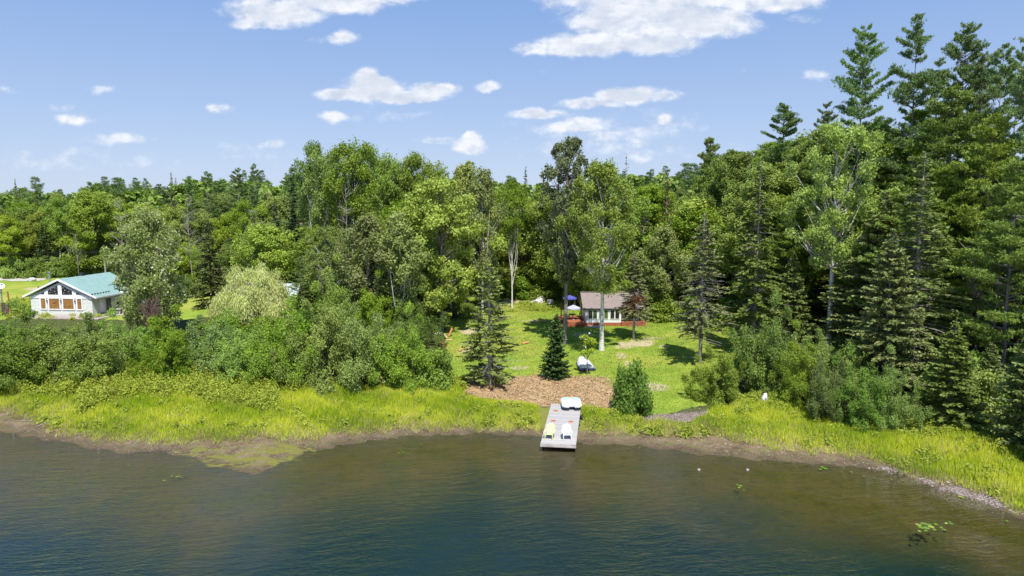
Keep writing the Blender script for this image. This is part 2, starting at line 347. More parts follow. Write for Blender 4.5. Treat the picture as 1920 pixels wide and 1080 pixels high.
bn = nd(nt, 'ShaderNodeBump', {'Height': hgtw, 'Strength': calm, 'Distance': .1}).outputs[0]
fr = nd(nt, 'ShaderNodeFresnel', {'IOR': 1.33, 'Normal': bn}).outputs[0]
gl = nd(nt, 'ShaderNodeBsdfGlossy', {'Color': (1, 1, 1, 1), 'Roughness': .06, 'Normal': bn}).outputs[0]
tr = nd(nt, 'ShaderNodeBsdfTransparent', {'Color': (.7, .74, .64, 1)}).outputs[0]
finish(nt, nd(nt, 'ShaderNodeMixShader', {0: mth(nt, 'MULTIPLY', fr, 1.45, clamp=True), 1: tr, 2: gl}).outputs[0])
wv = [(-2500, -300, 0), (2500, -300, 0), (2500, 95, 0), (-2500, 95, 0)]
tag(link('lake_water', npmesh('lake_water', wv, [(0, 1, 2, 3)], m)), kind='structure')
# ---------------------------------------------------------------- vegetation generators
def unit(a): return a/np.maximum(np.linalg.norm(a, axis=-1, keepdims=True), 1e-9)
def tube(pts, rad, n=6):
    pts = np.asarray(pts, float); V = []; k = len(pts)
    for i in range(k):
        d = pts[min(i+1, k-1)]-pts[max(i-1, 0)]; d = d/max(np.linalg.norm(d), 1e-9)
        a = np.cross(d, (0, 0, 1.) if abs(d[2]) < .9 else (1., 0, 0)); a /= np.linalg.norm(a); b = np.cross(d, a)
        for j in range(n):
            t = 2*math.pi*j/n; V.append(pts[i]+rad[i]*(math.cos(t)*a+math.sin(t)*b))
    Fc = [(i*n+j, i*n+(j+1) % n, (i+1)*n+(j+1) % n, (i+1)*n+j) for i in range(k-1) for j in range(n)]
    return np.array(V), np.array(Fc)
class Acc:
    def __init__(s): s.V = []; s.F = []; s.T = []; s.n = 0
    def add(s, V, Fc, T=None):
        V = np.asarray(V).reshape(-1, 3); Fc = np.asarray(Fc)
        s.V.append(V); s.F.append(Fc+s.n); s.n += len(V)
        s.T.append(np.full(len(Fc), .5) if T is None else np.asarray(T))
    def mesh(s, name, mat, smooth=False): return npmesh(name, np.concatenate(s.V), np.concatenate(s.F), mat, np.concatenate(s.T), smooth)
def leaves(R, Cn, N, size, asp=1.5):
    n = len(Cn); t = unit(np.cross(N, R.normal(size=(n, 3)))); b = np.cross(N, t)
    s = (size*R.uniform(.7, 1.3, n))[:, None]
    V = np.stack([Cn+t*s*asp/2, Cn+b*s/2, Cn-t*s*asp/2, Cn-b*s/2], 1)
    return V.reshape(-1, 3), np.arange(4*n).reshape(n, 4)
def strips(P0, D, N, L, W, mid=.45):
    n = len(P0); D = unit(D); Wv = unit(np.cross(D, N)); L = np.broadcast_to(L, n)[:, None]; W = np.broadcast_to(W, n)[:, None]
    V = np.stack([P0, P0+D*L*mid+Wv*W/2, P0+D*L, P0+D*L*mid-Wv*W/2], 1)
    return V.reshape(-1, 3), np.arange(4*n).reshape(n, 4)
def broadleaf(seed, H=14, R0=4, base=.2, ncl=90, nleaf=300, ls=.2, cr=1.1, prof=(.75, .6), lobes=.3, shell=.45, lean=0, rt=.18, upright=.3, flat=.7, forks=0):
    R = np.random.RandomState(seed); tr = Acc(); cr_ = Acc()
    zb = H*base
    ph = R.uniform(0, 6.28, 4)
    t = R.uniform(0, 1, ncl)**.9; a = R.uniform(0, 2*math.pi, ncl)
    env = R0*np.power(np.sin(math.pi*np.clip(t*.93+.05, 0, 1)**prof[0]), prof[1])
    env *= 1+lobes*np.sin(2*a+ph[0]+3*t)*.6+lobes*np.sin(3*a+ph[1]-7*t)*.5+lobes*R.normal(size=ncl)*.25
    r = env*R.uniform(0, 1, ncl)**shell
    topz = H-cr*flat*.8
    z = zb+(topz-zb)*t
    cx = r*np.cos(a)+lean*z/H; cy = r*np.sin(a)
    # trunk
    n = 8; tz = np.linspace(-.4, H*.88, n); wob = R.normal(size=(n, 2))*.12*np.linspace(0, 1, n)[:, None]*H/12
    tp = np.stack([lean*tz/H+wob[:, 0], wob[:, 1], tz], 1); trad = rt*(1-.88*np.linspace(0, 1, n)**1.1); trad[0] *= 1.35
    tr.add(*tube(tp, trad, 8))
    def trunk_at(zz): return np.array([np.interp(zz, tz, tp[:, i]) for i in range(3)]), np.interp(zz, tz, trad)
    for k in range(forks):
        z0 = H*R.uniform(.12, .4)*(1 if rt < .25 else 1.25)+(H*.1 if rt > .25 else 0); p0, r0 = trunk_at(z0); aa = R.uniform(0, 6.28); ln = R0*R.uniform(.35, .75)
        p3 = p0+np.array((math.cos(aa)*ln, math.sin(aa)*ln, min(H*.92-z0, H*R.uniform(.4, .55)))); p1 = p0*.6+p3*.4+np.array((math.cos(aa), math.sin(aa), -1.))*.5
        tr.add(*tube([p0, p1, p3], [r0*.7, r0*.45, .03], 6))
    for i in range(ncl):
        c = np.array((cx[i], cy[i], z[i])); z0 = max(zb*(.8 if rt < .25 else 1.0), z[i]-r[i]*(.5+upright)*R.uniform(.8, 1.5)-.4); z0 = min(z0, H*.86)
        p0, r0 = trunk_at(z0); mid = p0*.5+c*.5+np.array((0, 0, -.12*r[i]))+R.normal(size=3)*.1
        tr.add(*tube([p0, mid, c], [min(r0*.5, .02+.014*r[i]+.03), .035, .012], 4))
        m = int(nleaf*R.uniform(.5, 1.3)); cs = cr*R.uniform(.65, 1.25)
        d = unit(R.normal(size=(m, 3))); rad = R.uniform(0, 1, m)**.5
        o = d*rad[:, None]*np.array((cs, cs, cs*flat))
        ksub = 7; subs = unit(R.normal(size=(ksub, 3)))*np.array((cs, cs, cs*flat))*.75   # twig tips gather leaves
        near_ = subs[R.randint(0, ksub, m)]; o = np.where(R.uniform(size=(m, 1)) < .6, near_+R.normal(size=(m, 3))*cs*.24, o)
        outw = unit(np.array((cx[i]*.5, cy[i]*.5, .8)))
        N = unit(.55*unit(o+1e-6)+.35*outw+.75*R.normal(size=(m, 3))+np.array((0, 0, .25)))
        V, Fc = leaves(R, c+o, N, ls)
        cr_.add(V, Fc, np.clip(R.uniform(.15, .85)*.55+R.uniform(0, 1, m)*.5+.0, 0, 1))
    return tr, cr_, H, R0
def spruce(seed, H=13, R0=2.6, base=.05, dz=.38, nb=7, dens=1.0, droop=.18, power=.85, rt=.14, needle_start=.12, tipup=.1, irr=.2, spray=.5, deadlow=0., sw=.13):
    R = np.random.RandomState(seed); tr = Acc(); cr_ = Acc()
    tr.add(*tube([(0, 0, -.4), (0, 0, H*.5), (0, 0, H)], [rt*1.2, rt*.65, .015], 7))
    z = H*base+.1; T0 = []
    while z < H-.15:
        t = (z-H*base)/(H*(1-base)); Lm = R0*(1-t)**power*(.75+.25*min(1, t*8))
        dead = R.uniform() < deadlow*(1-t)*1.4
        for k in range(nb):
            L = max(.12, Lm*R.uniform(1-irr*1.6, 1+irr*.6)); a = R.uniform(0, 6.28); d = np.array((math.cos(a), math.sin(a), 0)); side = np.array((-d[1], d[0], 0))
            up0 = .25*t-.02+R.normal()*.06; zz = z+R.uniform(-.95, .95)*dz
            def P(s): return np.array((0, 0, zz))[None]+d[None]*s[:, None]+np.array((0, 0, 1.))[None]*((up0*s-droop*s*s/max(L, .5)+tipup*np.maximum(s-L*.6, 0))[:, None])
            s3 = np.array((0, L*.5, L*.97)); tr.add(*tube(P(s3), [.012+.01*L, .01+.004*L, .006], 3))
            if dead: 
                for q in range(4):
                    s0 = R.uniform(.3, .9)*L; p = P(np.array([s0]))[0]; e = p+side*R.uniform(-.5, .5)*L*.4+d*.15*L+np.array((0, 0, -.1))
                    tr.add(*tube([p, e], [.01, .005], 3))
                continue
            n = max(5, int(L*21*dens)); s = L*R.uniform(needle_start, 1, n)**.85
            p = P(s); wid = spray*(.25+.75*(1-s/L))*min(1, L/1.2+.25)
            sg = R.choice([-1, 1], n); f = R.uniform(.2, 1.1, n)
            D = d[None]*f[:, None]+side[None]*(sg*R.uniform(.3, 1.1, n))[:, None]+np.array((0, 0, -.25*droop*4+.05))[None]+R.normal(size=(n, 3))*.27
            N = unit(np.array((0, 0, 1.))[None]+R.normal(size=(n, 3))*1.0)
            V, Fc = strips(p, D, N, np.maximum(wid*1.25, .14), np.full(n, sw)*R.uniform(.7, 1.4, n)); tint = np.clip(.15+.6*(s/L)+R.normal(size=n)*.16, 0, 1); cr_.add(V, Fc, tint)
        z += dz*R.uniform(.75, 1.25)
    if not cr_.V: cr_.add(*leaves(R, np.zeros((1, 3)), np.array([[0, 0, 1.]]), .05))
    return tr, cr_, H, R0
def pine(seed, H=28, R0=5, base=.4, dz=1.1, nb=5, tufts=26, rt=.32, prof='irr', ts=.42, upturn=.28):
    R = np.random.RandomState(seed); tr = Acc(); cr_ = Acc()
    n = 9; tz = np.linspace(-.4, H, n); wob = np.cumsum(R.normal(size=(n, 2))*.07, 0)
    tp = np.stack([wob[:, 0], wob[:, 1], tz], 1); tr.add(*tube(tp, rt*(1-.93*np.linspace(0, 1, n)), 8))
    z = H*base
    for k in range(14):
        zz = H*R.uniform(.12, base); a = R.uniform(0, 6.28); L = R.uniform(.6, 2.4); x0 = np.interp(zz, tz, tp[:, 0]); y0 = np.interp(zz, tz, tp[:, 1])
        tr.add(*tube([(x0, y0, zz), (x0+math.cos(a)*L, y0+math.sin(a)*L, zz+R.uniform(-.3, .4))], [.035, .008], 3))
    while z < H-.2:
        t = (z-H*base)/(H*(1-base)); Lm = R0*(1-t**1.6)**.8*(.6+.4*min(1, t*4))+.35
        if R.uniform() < .2 and t < .85: z += dz*.8; continue
        a0 = R.uniform(0, 6.28)
        for k in range(nb):
            L = Lm*R.uniform(.3, 1.4); a = a0+k*6.28/nb+R.normal()*.4; d = np.array((math.cos(a), math.sin(a), 0)); side = np.array((-d[1], d[0], 0))
            o = np.array((np.interp(z, tz, tp[:, 0]), np.interp(z, tz, tp[:, 1]), z+R.uniform(-.4, .4)*dz))
            up0 = .0+.42*t; P = lambda s: o[None]+d[None]*s[:, None]+np.array((0, 0, 1.))[None]*((up0*s+upturn*s*s/max(L, 1))[:, None]*.6)
            tr.add(*tube(P(np.array((0, L*.5, L*.95))), [.02+.017*L, .03, .01], 4))
            m = max(6, int(2.1*tufts*L/3.5)); s = L*R.uniform(.22, 1.03, m)**.62; c = P(s)+side[None]*(R.normal(size=m)*.3*(.6+s*.5))[:, None]+np.array((0, 0, 1.))[None]*R.uniform(-.03, .14, m)[:, None]
            nn = 13; cc_ = np.repeat(c, nn, 0); D = unit(R.normal(size=(m*nn, 3))*np.array((1, 1, .6))+np.array((0, 0, .35))+d*.5)
            N = unit(R.normal(size=(m*nn, 3))); V, Fc = strips(cc_, D, N, ts*.8*R.uniform(.6, 1.2, m*nn), .065, .6)
            cr_.add(V, Fc, np.clip(np.repeat(R.uniform(.1, .9, m), nn)*.6+R.uniform(0, .4, m*nn), 0, 1))
        z += dz*R.uniform(.7, 1.2)*(1-.45*t)
    return tr, cr_, H, R0
def shrub(seed, H=3, R0=2, ncl=42, nleaf=230, ls=.13, cr=.55, lobes=.25):
    R = np.random.RandomState(seed); tr = Acc(); cr_ = Acc(); ph = R.uniform(0, 6.28, 3)
    for i in range(ncl):
        a = R.uniform(0, 6.28); ph_ = math.acos(R.uniform(0, 1))*1.0
        q = R.uniform(.55, 1)**.5*(1+lobes*math.sin(3*a+ph[0])*.6+lobes*R.normal()*.45)
        c = np.array((R0*q*math.sin(ph_)*math.cos(a)*.85, R0*q*math.sin(ph_)*math.sin(a)*.85, max(.25, (H-cr*.6)*q*math.cos(ph_)*.98)))
        r0 = np.array((c[0]*.15+R.normal()*.08, c[1]*.15+R.normal()*.08, -.15)); mid = r0*.45+c*.55; mid[2] += .15
        tr.add(*tube([r0, mid, c], [.03, .02, .008], 4))
        m = int(nleaf*R.uniform(.6, 1.3)); cs = cr*R.uniform(.7, 1.4); d = unit(R.normal(size=(m, 3)))
        o = d*(R.uniform(0, 1, m)**.5)[:, None]*np.array((cs, cs, cs*.85))
        ks = 6; sb = unit(R.normal(size=(ks, 3)))*cs*.8; o = np.where(R.uniform(size=(m, 1)) < .5, sb[R.randint(0, ks, m)]+R.normal(size=(m, 3))*cs*.25, o)
        P = c+o; P[:, 2] = np.abs(P[:, 2])
        N = unit(.5*unit(o)+.3*unit(c)+.75*R.normal(size=(m, 3))+np.array((0, 0, .25)))
        V, Fc = leaves(R, P, N, ls); cr_.add(V, Fc, np.clip(R.uniform(.1, .9)*.5+R.uniform(0, .55, m), 0, 1))
    return tr, cr_, H, R0
def willow(seed, H=8, R0=5):
    R = np.random.RandomState(seed); tr = Acc(); cr_ = Acc(); tr.add(*tube([(0, 0, -.3), (0, 0, H*.35)], [.3, .22], 8))
    for i in range(230):
        a = R.uniform(0, 6.28); q = R.uniform(.1, 1)**.6; lb = 1+.22*math.sin(3*a+1)+.15*math.sin(7*a+2*q*5); top = np.array((R0*q*math.cos(a)*.85*lb, R0*q*math.sin(a)*.85*lb, H*(.95-.5*q*q)*(1+.1*math.sin(5*a+9*q))*R.uniform(.72, 1.0)-.9*q*max(0, math.cos(a-3.3))+R.normal()*.3))
        tr.add(*tube([(0, 0, H*.3), (top[0]*.5, top[1]*.5, H*.7), top], [.07, .045, .015], 4))
        n = 240; o = R.normal(size=(n, 3))*np.array((.3, .3, .25)); L = R.uniform(.2, 3.4, n)*(.15+q*q*.85); P = top+o; P[:, 2] -= L*R.uniform(0, 1, n)
        D = np.stack([R.normal(size=n)*.3+math.cos(a)*.2, R.normal(size=n)*.3+math.sin(a)*.2, -np.ones(n)], 1)
        V, Fc = strips(P, D, R.normal(size=(n, 3)), R.uniform(.2, .45, n), .075); cr_.add(V, Fc, np.clip(R.uniform(0, .5)+R.uniform(0, .6, n), 0, 1))
    return tr, cr_, H, R0
def snag(seed, H=12, R0=2, twigs=26, rt=.12, up=.7):
    R = np.random.RandomState(seed); tr = Acc(); n = 7; tz = np.linspace(-.3, H, n); wob = np.cumsum(R.normal(size=(n, 2))*.08, 0)
    tp = np.stack([wob[:, 0], wob[:, 1], tz], 1); tr.add(*tube(tp, rt*(1-.85*np.linspace(0, 1, n)), 6))
    for i in range(twigs):
        z0 = H*R.uniform(.3, .97); a = R.uniform(0, 6.28); L = R0*(1.15-.7*z0/H)*R.uniform(.5, 1.2); p0 = np.array([np.interp(z0, tz, tp[:, j]) for j in range(3)])
        e = p0+np.array((math.cos(a)*L, math.sin(a)*L, up*L*R.uniform(.3, 1.2))); m_ = p0*.5+e*.5+R.normal(size=3)*.1; tr.add(*tube([p0, m_, e], [.04, .025, .008], 4))
        for q in range(4):
            f = R.uniform(.4, .95); s = p0*(1-f)+e*f; tr.add(*tube([s, s+np.array((R.normal()*.4, R.normal()*.4, abs(R.normal())*.5))*L*.5], [.014, .004], 3))
    return tr, None, H, R0
PROTO = {}
def reg(kind, name, gen, crown_mat, bark): 
    tr, cr_, H, R0 = gen
    PROTO[kind] = (name, tr.mesh(name+'_trunk', M[bark], True), cr_.mesh(name+'_crown', M[crown_mat]) if cr_ else None, H, R0)
reg('leafy1', 'broadleaf_tree', broadleaf(1, 14, 4, .12, 80, 400, .17, 1.1, (.9, .55), .35), 'leaf_mid', 'bark_grey')
reg('leafy2', 'broadleaf_tree', broadleaf(2, 14, 3.6, .15, 75, 400, .17, 1.0, (1.1, .6), .4, flat=.9), 'leaf_mid', 'bark_grey')
reg('leafy3', 'broadleaf_tree', broadleaf(3, 14, 3.4, .2, 70, 420, .17, 1.0, (1.0, .5), .45), 'leaf_bright', 'bark_grey')
reg('leafy4', 'broadleaf_tree', broadleaf(4, 14, 3.8, .1, 80, 380, .17, 1.0, (1.2, .6), .4, flat=.95), 'leaf_bright', 'bark_poplar')
reg('olive', 'broadleaf_tree', broadleaf(5, 14, 3.4, .2, 80, 330, .16, .85, (.9, .6), .45, flat=1.1), 'leaf_olive', 'bark_poplar')
reg('olive2', 'broadleaf_tree', broadleaf(15, 15, 3.0, .3, 70, 300, .16, .8, (1.0, .6), .45, forks=3, flat=1.1), 'leaf_olive', 'bark_white')
reg('maple', 'maple_tree', broadleaf(16, 15, 4, .18, 95, 420, .17, 1.0, (1.0, .5), .45, .4, 0, .25, .2, .6), 'leaf_bright', 'bark_grey')
reg('aspen', 'aspen_tree', broadleaf(6, 20, 4, .45, 62, 430, .17, 1.15, (1.7, .45), .4, .4, 0, .2, .5, .85, 5), 'leaf_mid', 'bark_white')
reg('aspen2', 'aspen_tree', broadleaf(7, 20, 3.6, .48, 52, 430, .17, 1.15, (1.6, .45), .45, .4, .6, .19, .5, .85, 4), 'leaf_mid', 'bark_white')
reg('poplar', 'poplar_tree', broadleaf(8, 20, 5, .34, 115, 340, .16, .85, (1.0, .55), .4, .45, -.1, .28, .75, 1.0, 0), 'leaf_poplar', 'bark_white')
reg('poplar2', 'poplar_tree', broadleaf(9, 22, 5.2, .36, 115, 340, .16, .85, (1.15, .55), .45, .45, .1, .4, .6, .9, 0), 'leaf_poplar', 'bark_white')
reg('tall', 'broadleaf_tree', broadleaf(17, 24, 4.6, .2, 150, 420, .17, 1.05, (1.1, .5), .45, .4, 0, .28, .4, .85), 'leaf_mid', 'bark_grey')
reg('tall2', 'broadleaf_tree', broadleaf(18, 24, 4.2, .25, 140, 400, .17, .95, (1.3, .6), .5, .4, 0, .28, .4, 1.0), 'leaf_bright', 'bark_grey')
reg('silver', 'silver_poplar', broadleaf(10, 13, 4.2, .12, 110, 300, .17, .85, (.85, .6), .4, flat=1.0), 'leaf_silver', 'bark_poplar')
reg('ash', 'dark_poplar', broadleaf(11, 24, 3.7, .3, 150, 150, .18, .6, (1.5, .5), .35, .5, 0, .3, .8, 1.1, 5), 'leaf_dark', 'bark_grey')
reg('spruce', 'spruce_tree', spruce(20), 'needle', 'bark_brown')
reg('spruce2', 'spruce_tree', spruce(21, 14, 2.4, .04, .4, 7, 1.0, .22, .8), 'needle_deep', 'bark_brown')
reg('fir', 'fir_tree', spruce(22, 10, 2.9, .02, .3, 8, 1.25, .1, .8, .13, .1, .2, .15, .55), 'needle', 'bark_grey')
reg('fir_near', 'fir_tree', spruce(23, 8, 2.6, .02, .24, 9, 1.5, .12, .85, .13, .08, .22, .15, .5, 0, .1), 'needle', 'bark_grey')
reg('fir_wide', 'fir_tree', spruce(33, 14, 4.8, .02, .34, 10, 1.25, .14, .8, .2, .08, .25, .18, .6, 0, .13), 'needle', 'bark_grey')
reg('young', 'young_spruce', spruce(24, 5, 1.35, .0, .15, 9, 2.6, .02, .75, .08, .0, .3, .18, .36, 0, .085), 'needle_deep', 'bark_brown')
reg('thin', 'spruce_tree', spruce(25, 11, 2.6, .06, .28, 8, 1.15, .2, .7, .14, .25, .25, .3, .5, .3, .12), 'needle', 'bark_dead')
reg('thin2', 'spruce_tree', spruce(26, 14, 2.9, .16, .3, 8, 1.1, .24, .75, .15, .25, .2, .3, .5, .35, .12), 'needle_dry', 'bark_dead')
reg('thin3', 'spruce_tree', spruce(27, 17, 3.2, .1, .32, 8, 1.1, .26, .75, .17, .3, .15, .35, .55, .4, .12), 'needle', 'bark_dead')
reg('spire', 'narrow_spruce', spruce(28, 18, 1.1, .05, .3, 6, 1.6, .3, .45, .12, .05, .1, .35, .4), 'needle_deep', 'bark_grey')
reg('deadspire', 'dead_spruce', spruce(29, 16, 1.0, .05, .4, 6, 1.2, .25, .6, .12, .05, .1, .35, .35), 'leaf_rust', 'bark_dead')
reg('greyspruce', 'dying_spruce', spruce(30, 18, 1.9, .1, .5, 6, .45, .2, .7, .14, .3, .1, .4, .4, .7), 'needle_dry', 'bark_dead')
reg('pine', 'white_pine', pine(40, 30, 5.4, .42, 1.3, 5, 40, ts=.36), 'needle_pine', 'bark_grey')
reg('pine2', 'white_pine', pine(41, 30, 5.0, .36, 1.2, 5, 42, ts=.36), 'needle_pine', 'bark_grey')
reg('pine3', 'white_pine', pine(42, 28, 5.8, .3, 1.4, 5, 44, ts=.36), 'needle_pine', 'bark_grey')
reg('pine4', 'white_pine', pine(43, 20, 4.2, .12, .95, 6, 36, .25), 'needle_light', 'bark_grey')
reg('shrub1', 'leafy_shrub', shrub(50, 3, 2, 60, 260), 'leaf_shrub', 'bark_brown')
reg('big1', 'leafy_shrub', shrub(54, 6.2, 4.6, 115, 420, .135, .8, .6), 'leaf_shrub', 'bark_brown')
reg('big2', 'leafy_shrub', shrub(55, 6.2, 4.4, 110, 420, .135, .75, .65), 'leaf_mid', 'bark_brown')
reg('big3', 'leafy_shrub', shrub(56, 6, 4.6, 120, 420, .135, .85, .6), 'leaf_shrub2', 'bark_brown')
reg('shrub2', 'leafy_shrub', shrub(51, 3, 2, 55, 260, .13, .6, .35), 'leaf_shrub', 'bark_brown')
reg('shrub3', 'leafy_shrub', shrub(52, 3, 2, 55, 240, .12, .55, .3), 'leaf_mid', 'bark_brown')
reg('shrub4', 'leafy_shrub', shrub(53, 2.4, 2, 50, 240, .11, .5, .3), 'leaf_yellow', 'bark_brown')
reg('willow', 'willow_tree', willow(60), 'leaf_willow', 'bark_grey')
reg('snag', 'dead_tree', snag(61, 13, 2.6, 30), None, 'bark_dead')
reg('snag2', 'dead_tree', snag(62, 14, 3.2, 40, .14, 1.0), None, 'bark_dead')
reg('twigs', 'bare_shrub', snag(63, 3, 1.6, 60, .05, 1.4), None, 'twig_red')
RP = random.Random(5)
def uniq(D):
    for lb, L in D.items():
        L.sort(key=lambda q: q[0]); n = len(L)
        for i, (px, o) in enumerate(L):
            if n == 1: o['label'] = lb; continue
            pre = ('left ', 'right ')[i] if n == 2 else ('leftmost ', 'middle ', 'rightmost ')[i] if n == 3 else 'leftmost ' if i == 0 else 'rightmost ' if i == n-1 else None
            o['label'] = pre+lb if pre else lb+', '+('second', 'third', 'fourth', 'fifth', 'sixth', 'seventh', 'eighth', 'ninth', 'tenth', 'eleventh')[i-1]+' from left'
KEY = []
def plant(kind, x, y, H, R, label, cat, group=None, lean=0, rz=None):
    name, tm, cm, H0, R0 = PROTO[kind]
    o = empty(name, (x, y, gz(x, y)-.03), label, cat, group, RP.uniform(0, 6.28) if rz is None else rz)
    o.scale = (R/R0, R/R0, H/H0); o.rotation_euler[1] = lean
    link('trunk' if cat == 'tree' else 'stems', tm, o)
    if cm: link('crown' if cat == 'tree' else 'foliage', cm, o)
    return o
def ktree(kind, px, Y, ytop, hw, label, base=None, cat='tree', group=None, rz=None):
    """tree standing at distance Y (or where its foot meets the ground at pixel row base)"""
    if base is not None: x, Y, z = ground(px, base)
    else: x = at(px, 540, Y)[0]; z = gz(x, Y)
    H = at(px, ytop, Y)[2]-z; R = hw/F*(Y*cp+10*sp_)
    KEY.append((x, Y, R)); return plant(kind, x, Y, H, R, label, cat, group, rz=rz)
# ---- named trees, left to right
ktree('silver', 285, 0, 388, 66, 'silvery broadleaf tree with pale leaves just right of the green roofed house', 632)
ktree('spruce', 398, 0, 412, 48, 'broad dark spruce between the silvery tree and the golden willow', 578)
ktree('willow', 478, 0, 490, 76, 'pale golden green willow with drooping foliage behind the bank shrubs', 612)
ktree('spire', 556, 108, 308, 22, 'tall narrow dark spire spruce left of the tall aspens')
ktree('aspen', 602, 104, 266, 40, 'leftmost tall aspen of the high leafy clump in the middle of the wood')
ktree('aspen2', 652, 100, 262, 46, 'tall aspen with white forked trunk rising in the middle of the high clump')
ktree('aspen', 702, 103, 270, 40, 'tall aspen just right of the white forked one in the high clump')
ktree('aspen2', 745, 106, 289, 40, 'rounded aspen in the right half of the high leafy clump')
ktree('aspen', 792, 106, 287, 42, 'rightmost rounded aspen of the high leafy clump')
ktree('snag', 652, 96, 345, 30, 'bare white limbed tree standing among the tall aspens')
ktree('snag2', 612, 108, 330, 26, 'grey bare tree half hidden left of the white forked aspen')
ktree('poplar', 622, 90, 425, 50, 'loose green poplar in front of the tall aspens, above the bank shrubs')
ktree('olive', 690, 84, 400, 60, 'tree with several thin bare stems showing below a loose crown')
ktree('olive2', 752, 82, 395, 52, 'olive yellow tree with reddish catkins left of the bright maple')
ktree('maple', 828, 0, 330, 70, 'bright green maple with grey trunk at the left edge of the lawn', 622)
ktree('olive', 872, 100, 303, 45, 'olive tree with ragged top behind the bright maple')
ktree('olive2', 905, 97, 312, 38, 'slim olive tree with pale trunk left of the dark tall poplar')
ktree('thin', 918, 0, 486, 66, 'thin spruce with see-through lower branches at the left of the brown patch', 722)
ktree('young', 1042, 0, 588, 33, 'small dense dark spruce standing alone between the boat and the brown patch', 708)
ktree('ash', 1060, 0, 250, 54, 'tallest dark tree with upright sparse top left of the cabin', 645)
ktree('poplar', 1128, 0, 304, 80, 'large poplar with white trunk standing right in front of the cabin', 657, rz=1.0)
ktree('thin2', 1188, 0, 470, 44, 'spindly spruce in front of the right end of the cabin', 636)
_rs = C.objects[-3]; _R = np.random.RandomState(9); _n = 2600; _c = np.array([[.35, -.6, 5.2], [-.5, -.3, 6.0], [.7, .2, 6.6], [0, -.6, 4.6]])[_R.randint(0, 4, _n)]+_R.normal(size=(_n, 3))*.42
link('dead_foliage', npmesh('dead_foliage', *strips(_c, _R.normal(size=(_n, 3))+np.array((0, 0, -.5)), _R.normal(size=(_n, 3)), _R.uniform(.15, .35, _n), .07), M['leaf_rust'], _R.uniform(0, 1, _n)), _rs)['label'] = 'rust brown dead foliage'
ktree('greyspruce', 1170, 118, 288, 22, 'thin grey dying spruce top poking above the wood behind the white trunked poplar')
ktree('deadspire', 1246, 108, 318, 13, 'narrow rust brown dead spruce in the wood right of the cabin')
ktree('thin2', 1312, 0, 398, 66, 'greyish dying spruce standing alone on the right of the lawn', 681)
ktree('thin3', 1412, 0, 300, 74, 'tall spruce with bare pale lower branches at the right lawn edge', 668)
ktree('pine4', 1322, 118, 258, 34, 'small pine top above the leafy trees right of the cabin')
ktree('pine3', 1455, 100, 196, 62, 'solitary layered pine left of the great pines, standing over the leafy wood')
ktree('poplar2', 1553, 0, 222, 76, 'large pale poplar with long white trunk at the edge of the right hand wood', 655, rz=2.6)
ktree('pine', 1594, 84, 50, 58, 'leftmost of the great pines, with gaps of sky between its branches')
ktree('pine2', 1686, 82, 36, 60, 'second great pine from the left, tallest and densest')
ktree('pine', 1778, 80, 46, 58, 'third great pine from the left with a forked looking top', rz=2.2)
ktree('pine3', 1846, 70, 88, 62, 'great pine with tufted open crown near the right edge')
ktree('pine2', 1915, 64, 30, 76, 'great pine cut by the right edge of the photo', rz=3)
ktree('pine2', 1535, 95, 198, 40, 'shorter pine showing its top between the layered pine and the great pines')
ktree('pine2', 1735, 88, 118, 50, 'great pine half hidden between the second and third great pines')
ktree('pine', 1812, 78, 100, 50, 'great pine half hidden right of the third great pine')
ktree('pine3', 1878, 74, 92, 56, 'dark pine behind the great tufted pine near the right edge', rz=2)
ktree('pine4', 1700, 84, 205, 75, 'soft green pine filling below the second great pine', rz=1)
ktree('pine4', 1840, 66, 215, 75, 'soft green pine filling below the great tufted pine', rz=4)
ktree('fir_near', 2020, 0, 560, 80, 'dark fir standing just outside the right edge, shading the bank', 900)
ktree('pine4', 1765, 72, 165, 88, 'bright green soft pine below the third great pine')
ktree('pine4', 1655, 84, 290, 62, 'light green pine filling the wood right of the pale poplar')
ktree('pine4', 1890, 58, 300, 80, 'light green pine with low boughs at the right edge', rz=1)
ktree('fir_wide', 1655, 0, 430, 105, 'broad drooping fir, widest of the front row on the right', 742)
ktree('fir_near', 1778, 0, 598, 78, 'bushy fir with layered boughs left of the fir at the right edge', 800)
ktree('fir_near', 1850, 0, 640, 52, 'smaller fir standing behind between the two front firs on the right', 775)
ktree('fir_near', 1925, 0, 560, 85, 'fir cut by the right edge above the reed bank', 850)
ktree('fir', 1480, 0, 470, 52, 'mid green fir behind the shrubs at the right of the lawn', 655)
ktree('snag', 1870, 60, 430, 60, 'bare grey limbed dead tree among the pines at the right edge')
ktree('snag2', 1820, 63, 470, 60, 'dead tree with tangled pale twigs left of the right edge')
ktree('young', 1385, 0, 645, 16, 'very small blue green spruce beside the shrubs right of the lawn', 692)
ktree('snag', 236, 112, 372, 26, 'bare pale tree rising behind the silvery broadleaf tree')
ktree('snag2', 362, 122, 375, 26, 'bare grey tree in the wood above the dark broad spruce')
ktree('snag2', 150, 128, 438, 12, 'slim white bare trunk against the wood behind the green roofed house')
ktree('aspen', 960, 104, 335, 30, 'slender leafy tree behind the gravel heap clearing')
ktree('spire', 985, 150, 312, 9, 'tiny ragged conifer tip on the skyline left of the dark tall poplar')
for px_, Y_, yt_, hw_, nm_ in ((45,176,333,13,'at the far left'),(82,178,334,12,'second from the left edge'),(333,152,320,15,'left of the rounded far pine'),(398,152,322,20,'with a rounded crown'),(455,154,316,26,'broadest of the far left group'),(486,151,308,18,'tallest of the far left group'),(517,156,340,14,'lowest of the far left group'),(365,158,336,20,'squat and half hidden')):
    ktree('pine3' if hw_ > 17 else 'spruce', px_, Y_, yt_, hw_, 'skyline conifer on the left, '+nm_)
